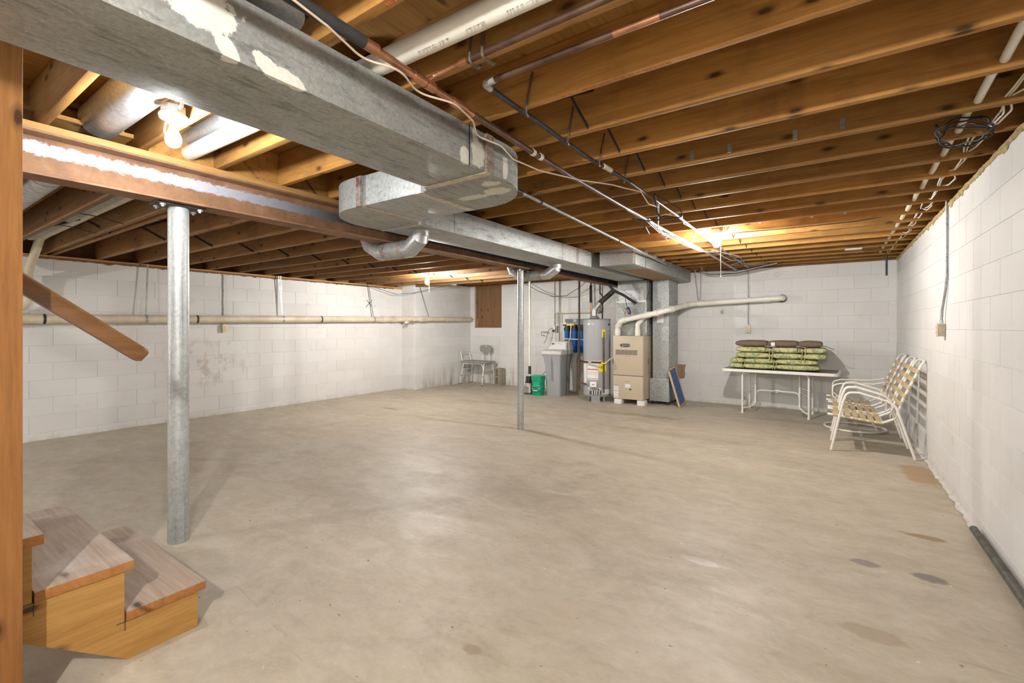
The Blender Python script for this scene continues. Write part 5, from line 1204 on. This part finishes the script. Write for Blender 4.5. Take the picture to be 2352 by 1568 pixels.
def chair(label, y0, dx=0., swivel=False):
    """side view: front at -x, back leaning toward the wall at +x; frame width .47"""
    t = thing('strap_chair', label, 'chair', (dx, y0, 0), group='strap patio chairs along the right wall', world=False)
    W_, i0, i1 = (.52, .04, .48)
    fr = [(-.02, .388), (.43, .338), (.545, .40), (.60, .60), (.742, .955)]
    rails = []
    for y in (i0, i1):
        path = rounded([(x, y, z) for x, z in fr], .09, 6); rails.append(path)
    path = rails[0][:] + [Vector((.765, i0 + .02, .985)), Vector((.775, i0 + .07, .995)), Vector((.775, i1 - .07, .995)), Vector((.765, i1 - .02, .985))] + rails[1][::-1]
    B().tube(path, .0125, 10).build('seat_back_frame', 'chair_enamel', t, ang=70)
    B().lathe((-.02, i0, .388), [(.0135, -.004), (.0135, .014), (.01, .018)], 10, (-1, 0, .11)).lathe((-.02, i1, .388), [(.0135, -.004), (.0135, .014), (.01, .018)], 10, (-1, 0, .11)).build('end_cap', 'porcelain', t)
    for y in (0, W_):
        if not swivel:
            B().tube(rounded([(-.004, y, .005), (.10, y, .53), (.135, y, .640), (.235, y, .645), (.475, y, .575), (.545, y, .52), (.692, y, .005)], .07, 6), .0125, 10).build('leg_and_arm', 'chair_enamel', t, ang=70)
            B().beam((.5, y, .5), (.5, i0 if y == 0 else i1, .40), .018, .006, (1, 0, 0)).build('arm_bracket', 'chair_enamel', t)
        else:
            B().tube(rounded([(.10, y, .38), (.03, y, .44), (.035, y, .585), (.12, y, .612), (.46, y, .625), (.535, y, .645), (.60, i0 if y == 0 else i1, .66)], .06, 6), .009, 10).build('arm', 'chair_enamel', t, ang=70)
            B().beam((.10, y, .38), (.10, i0 if y == 0 else i1, .375), .018, .012, (0, 0, 1)).build('arm_bracket', 'chair_enamel', t)
    B().tube([(.10, i0, .374), (.10, i1, .374)], .009, 8).build('cross_rail', 'chair_enamel', t)
    B().tube([(.44, i0, .340), (.44, i1, .340)], .009, 8).build('cross_rail', 'chair_enamel', t)
    for s in (.055, .165, .232, .300, .367, .432):
        p, al = along_path(rails[0], s); q, _ = along_path(rails[1], s); strap(p, q, al, .046, .0150, 'vinyl_strap', t)
    tot = sum((b - a).length for a, b in zip(rails[0], rails[0][1:]))
    for s in (.07, .16, .25, .34, .43):
        p, al = along_path(rails[0], tot - s); q, _ = along_path(rails[1], tot - s); strap(p, q, al, .046, .0150, 'vinyl_strap', t)
    if swivel:
        cx, cy = .27, W_ / 2
        B().tube([(cx + .33 * math.cos(a * PI / 20), cy + .33 * math.sin(a * PI / 20), .015) for a in range(40)], .0135, 10, closed=True).build('swivel_ring', 'chair_enamel', t)
        for a in (45, 135, 225, 315):
            c, s_ = math.cos(math.radians(a)), math.sin(math.radians(a))
            B().tube(rounded([(cx + .33 * c, cy + .33 * s_, .02), (cx + .20 * c, cy + .20 * s_, .20), (cx + .05 * c, cy + .05 * s_, .26)], .1), .011, 10).build('swivel_leg', 'chair_enamel', t)
        B().lathe((cx, cy, .24), [(.06, 0), (.06, .02), (.03, .025), (.03, .09), (.09, .095), (.09, .105)], 20).build('swivel_hub', 'black_iron', t)
        B().box(cx - .17, cx + .17, cy - .012, cy + .012, .338, .352).build('hub_bar', 'chair_enamel', t)
    return t
chair('white framed strap chair with four straight legs nearest the viewer', 6.125)
chair('white framed strap chair with four legs in the middle of the chair row', 6.72)
chair('strap swivel chair on a round ring base at the far end of the row', 7.36, -.02, True)

# ------------------------------------------------------------------ transfer bench and loose block in the far corner
t = thing('transfer_bench', 'grey plastic transfer bench with backrest and aluminium legs in the far left corner', 'bench', (-6.9, 8.45, 0))
sx0, sx1, sy0, sy1, sz = -7.17, -6.42, 8.24, 8.67, .555
loft([(sz - .035, sx0 + .01, sx1 - .01, sy0 + .01, sy1 - .01, .05), (sz - .028, sx0, sx1, sy0, sy1, .05), (sz - .006, sx0, sx1, sy0, sy1, .05), (sz, sx0 + .012, sx1 - .012, sy0 + .012, sy1 - .012, .05)], 'seat', 'bench_plastic', t)
for x in (-6.98, -6.78): B().box(x - .004, x + .004, sy0 - .002, sy0 + .004, sz - .03, sz - .004).build('seat_seam', 'rubber_gray', t)
bp = [(px + .165 * math.copysign(abs(math.cos(a)) ** .45, math.cos(a)), .835 + .085 * math.copysign(abs(math.sin(a)) ** .55, math.sin(a))) for px in (-6.70,) for a in [i * PI / 16 for i in range(32)]]
vs = []; n = 32; hole = [(-6.70 + .045 * math.copysign(abs(math.cos(a)) ** .3, math.cos(a)), .895 + .010 * math.copysign(abs(math.sin(a)) ** .3, math.sin(a))) for a in [i * PI / 16 for i in range(32)]]
for (pl, y) in ((bp, 8.60), (hole, 8.60), (hole, 8.625), (bp, 8.625)): vs += [(x, y, z) for x, z in pl]
fs = [(g * n + i, g * n + (i + 1) % n, ((g + 1) % 4) * n + (i + 1) % n, ((g + 1) % 4) * n + i) for g in range(4) for i in range(n)]
B().add(vs, fs).build('backrest', 'bench_plastic', t, ang=40)
for x in (-6.79, -6.61): B().tube([(x, 8.633, .50), (x, 8.633, .80)], .011, 10).build('back_post', 'aluminium', t)
B().tube(rounded([(-7.14, 8.30, sz - .02), (-7.19, 8.28, .77), (-7.19, 8.60, .77), (-7.14, 8.62, sz - .02)], .06), .0115, 10).build('grab_rail', 'aluminium', t)
for (x, y, ox, oy) in ((-7.10, 8.30, -.09, -.05), (-6.50, 8.30, -.02, -.06), (-7.10, 8.62, -.09, .04), (-6.50, 8.62, .04, .04)):
    B().tube([(x, y, sz - .03), (x + ox, y + oy, .015)], .0125, 10).build('leg', 'aluminium', t)
    B().lathe((x + ox, y + oy, 0), [(.021, 0), (.019, .03), (.014, .034)], 12).build('foot_tip', 'rubber_gray', t)
    B().tube([(x + ox * .58, y + oy * .58, (sz - .03) * .42), (x + ox * .62, y + oy * .62, (sz - .03) * .38)], .0145, 10).build('leg_collar', 'rubber_gray', t)
for y in (8.28, 8.63): B().tube(rounded([(-7.13, y, .36), (-7.08, y, .50), (-6.55, y, .50), (-6.505, y, .36)], .05), .009, 8).build('side_brace', 'aluminium', t)
for x in (-7.12, -6.50): B().tube(rounded([(x, 8.29, .37), (x, 8.36, .35), (x, 8.56, .35), (x, 8.62, .37)], .05), .009, 8).build('end_brace', 'aluminium', t)
t = thing('loose_block', 'single weathered concrete block standing on end beside the transfer bench', 'concrete block', (-6.33, 8.66, 0), -.25, world=False)
w2, d2, h2 = .08, .095, .39
vs = []; fs = []
outer = [(-w2, 0), (w2, 0), (w2, h2), (-w2, h2)]
b = B(); wall_ = .03
b.box(-w2, -w2 + wall_, -d2, d2, 0, h2).box(w2 - wall_, w2, -d2, d2, 0, h2)
for z0_ in (0, h2 / 2 - .016, h2 - .034): b.box(-w2 + wall_, w2 - wall_, -d2, d2, z0_, z0_ + .034)
b.build('block_body', 'cement_block', t, bevel=.002)

for o in list(bpy.data.objects):
    if '_w' in o: del o['_w']
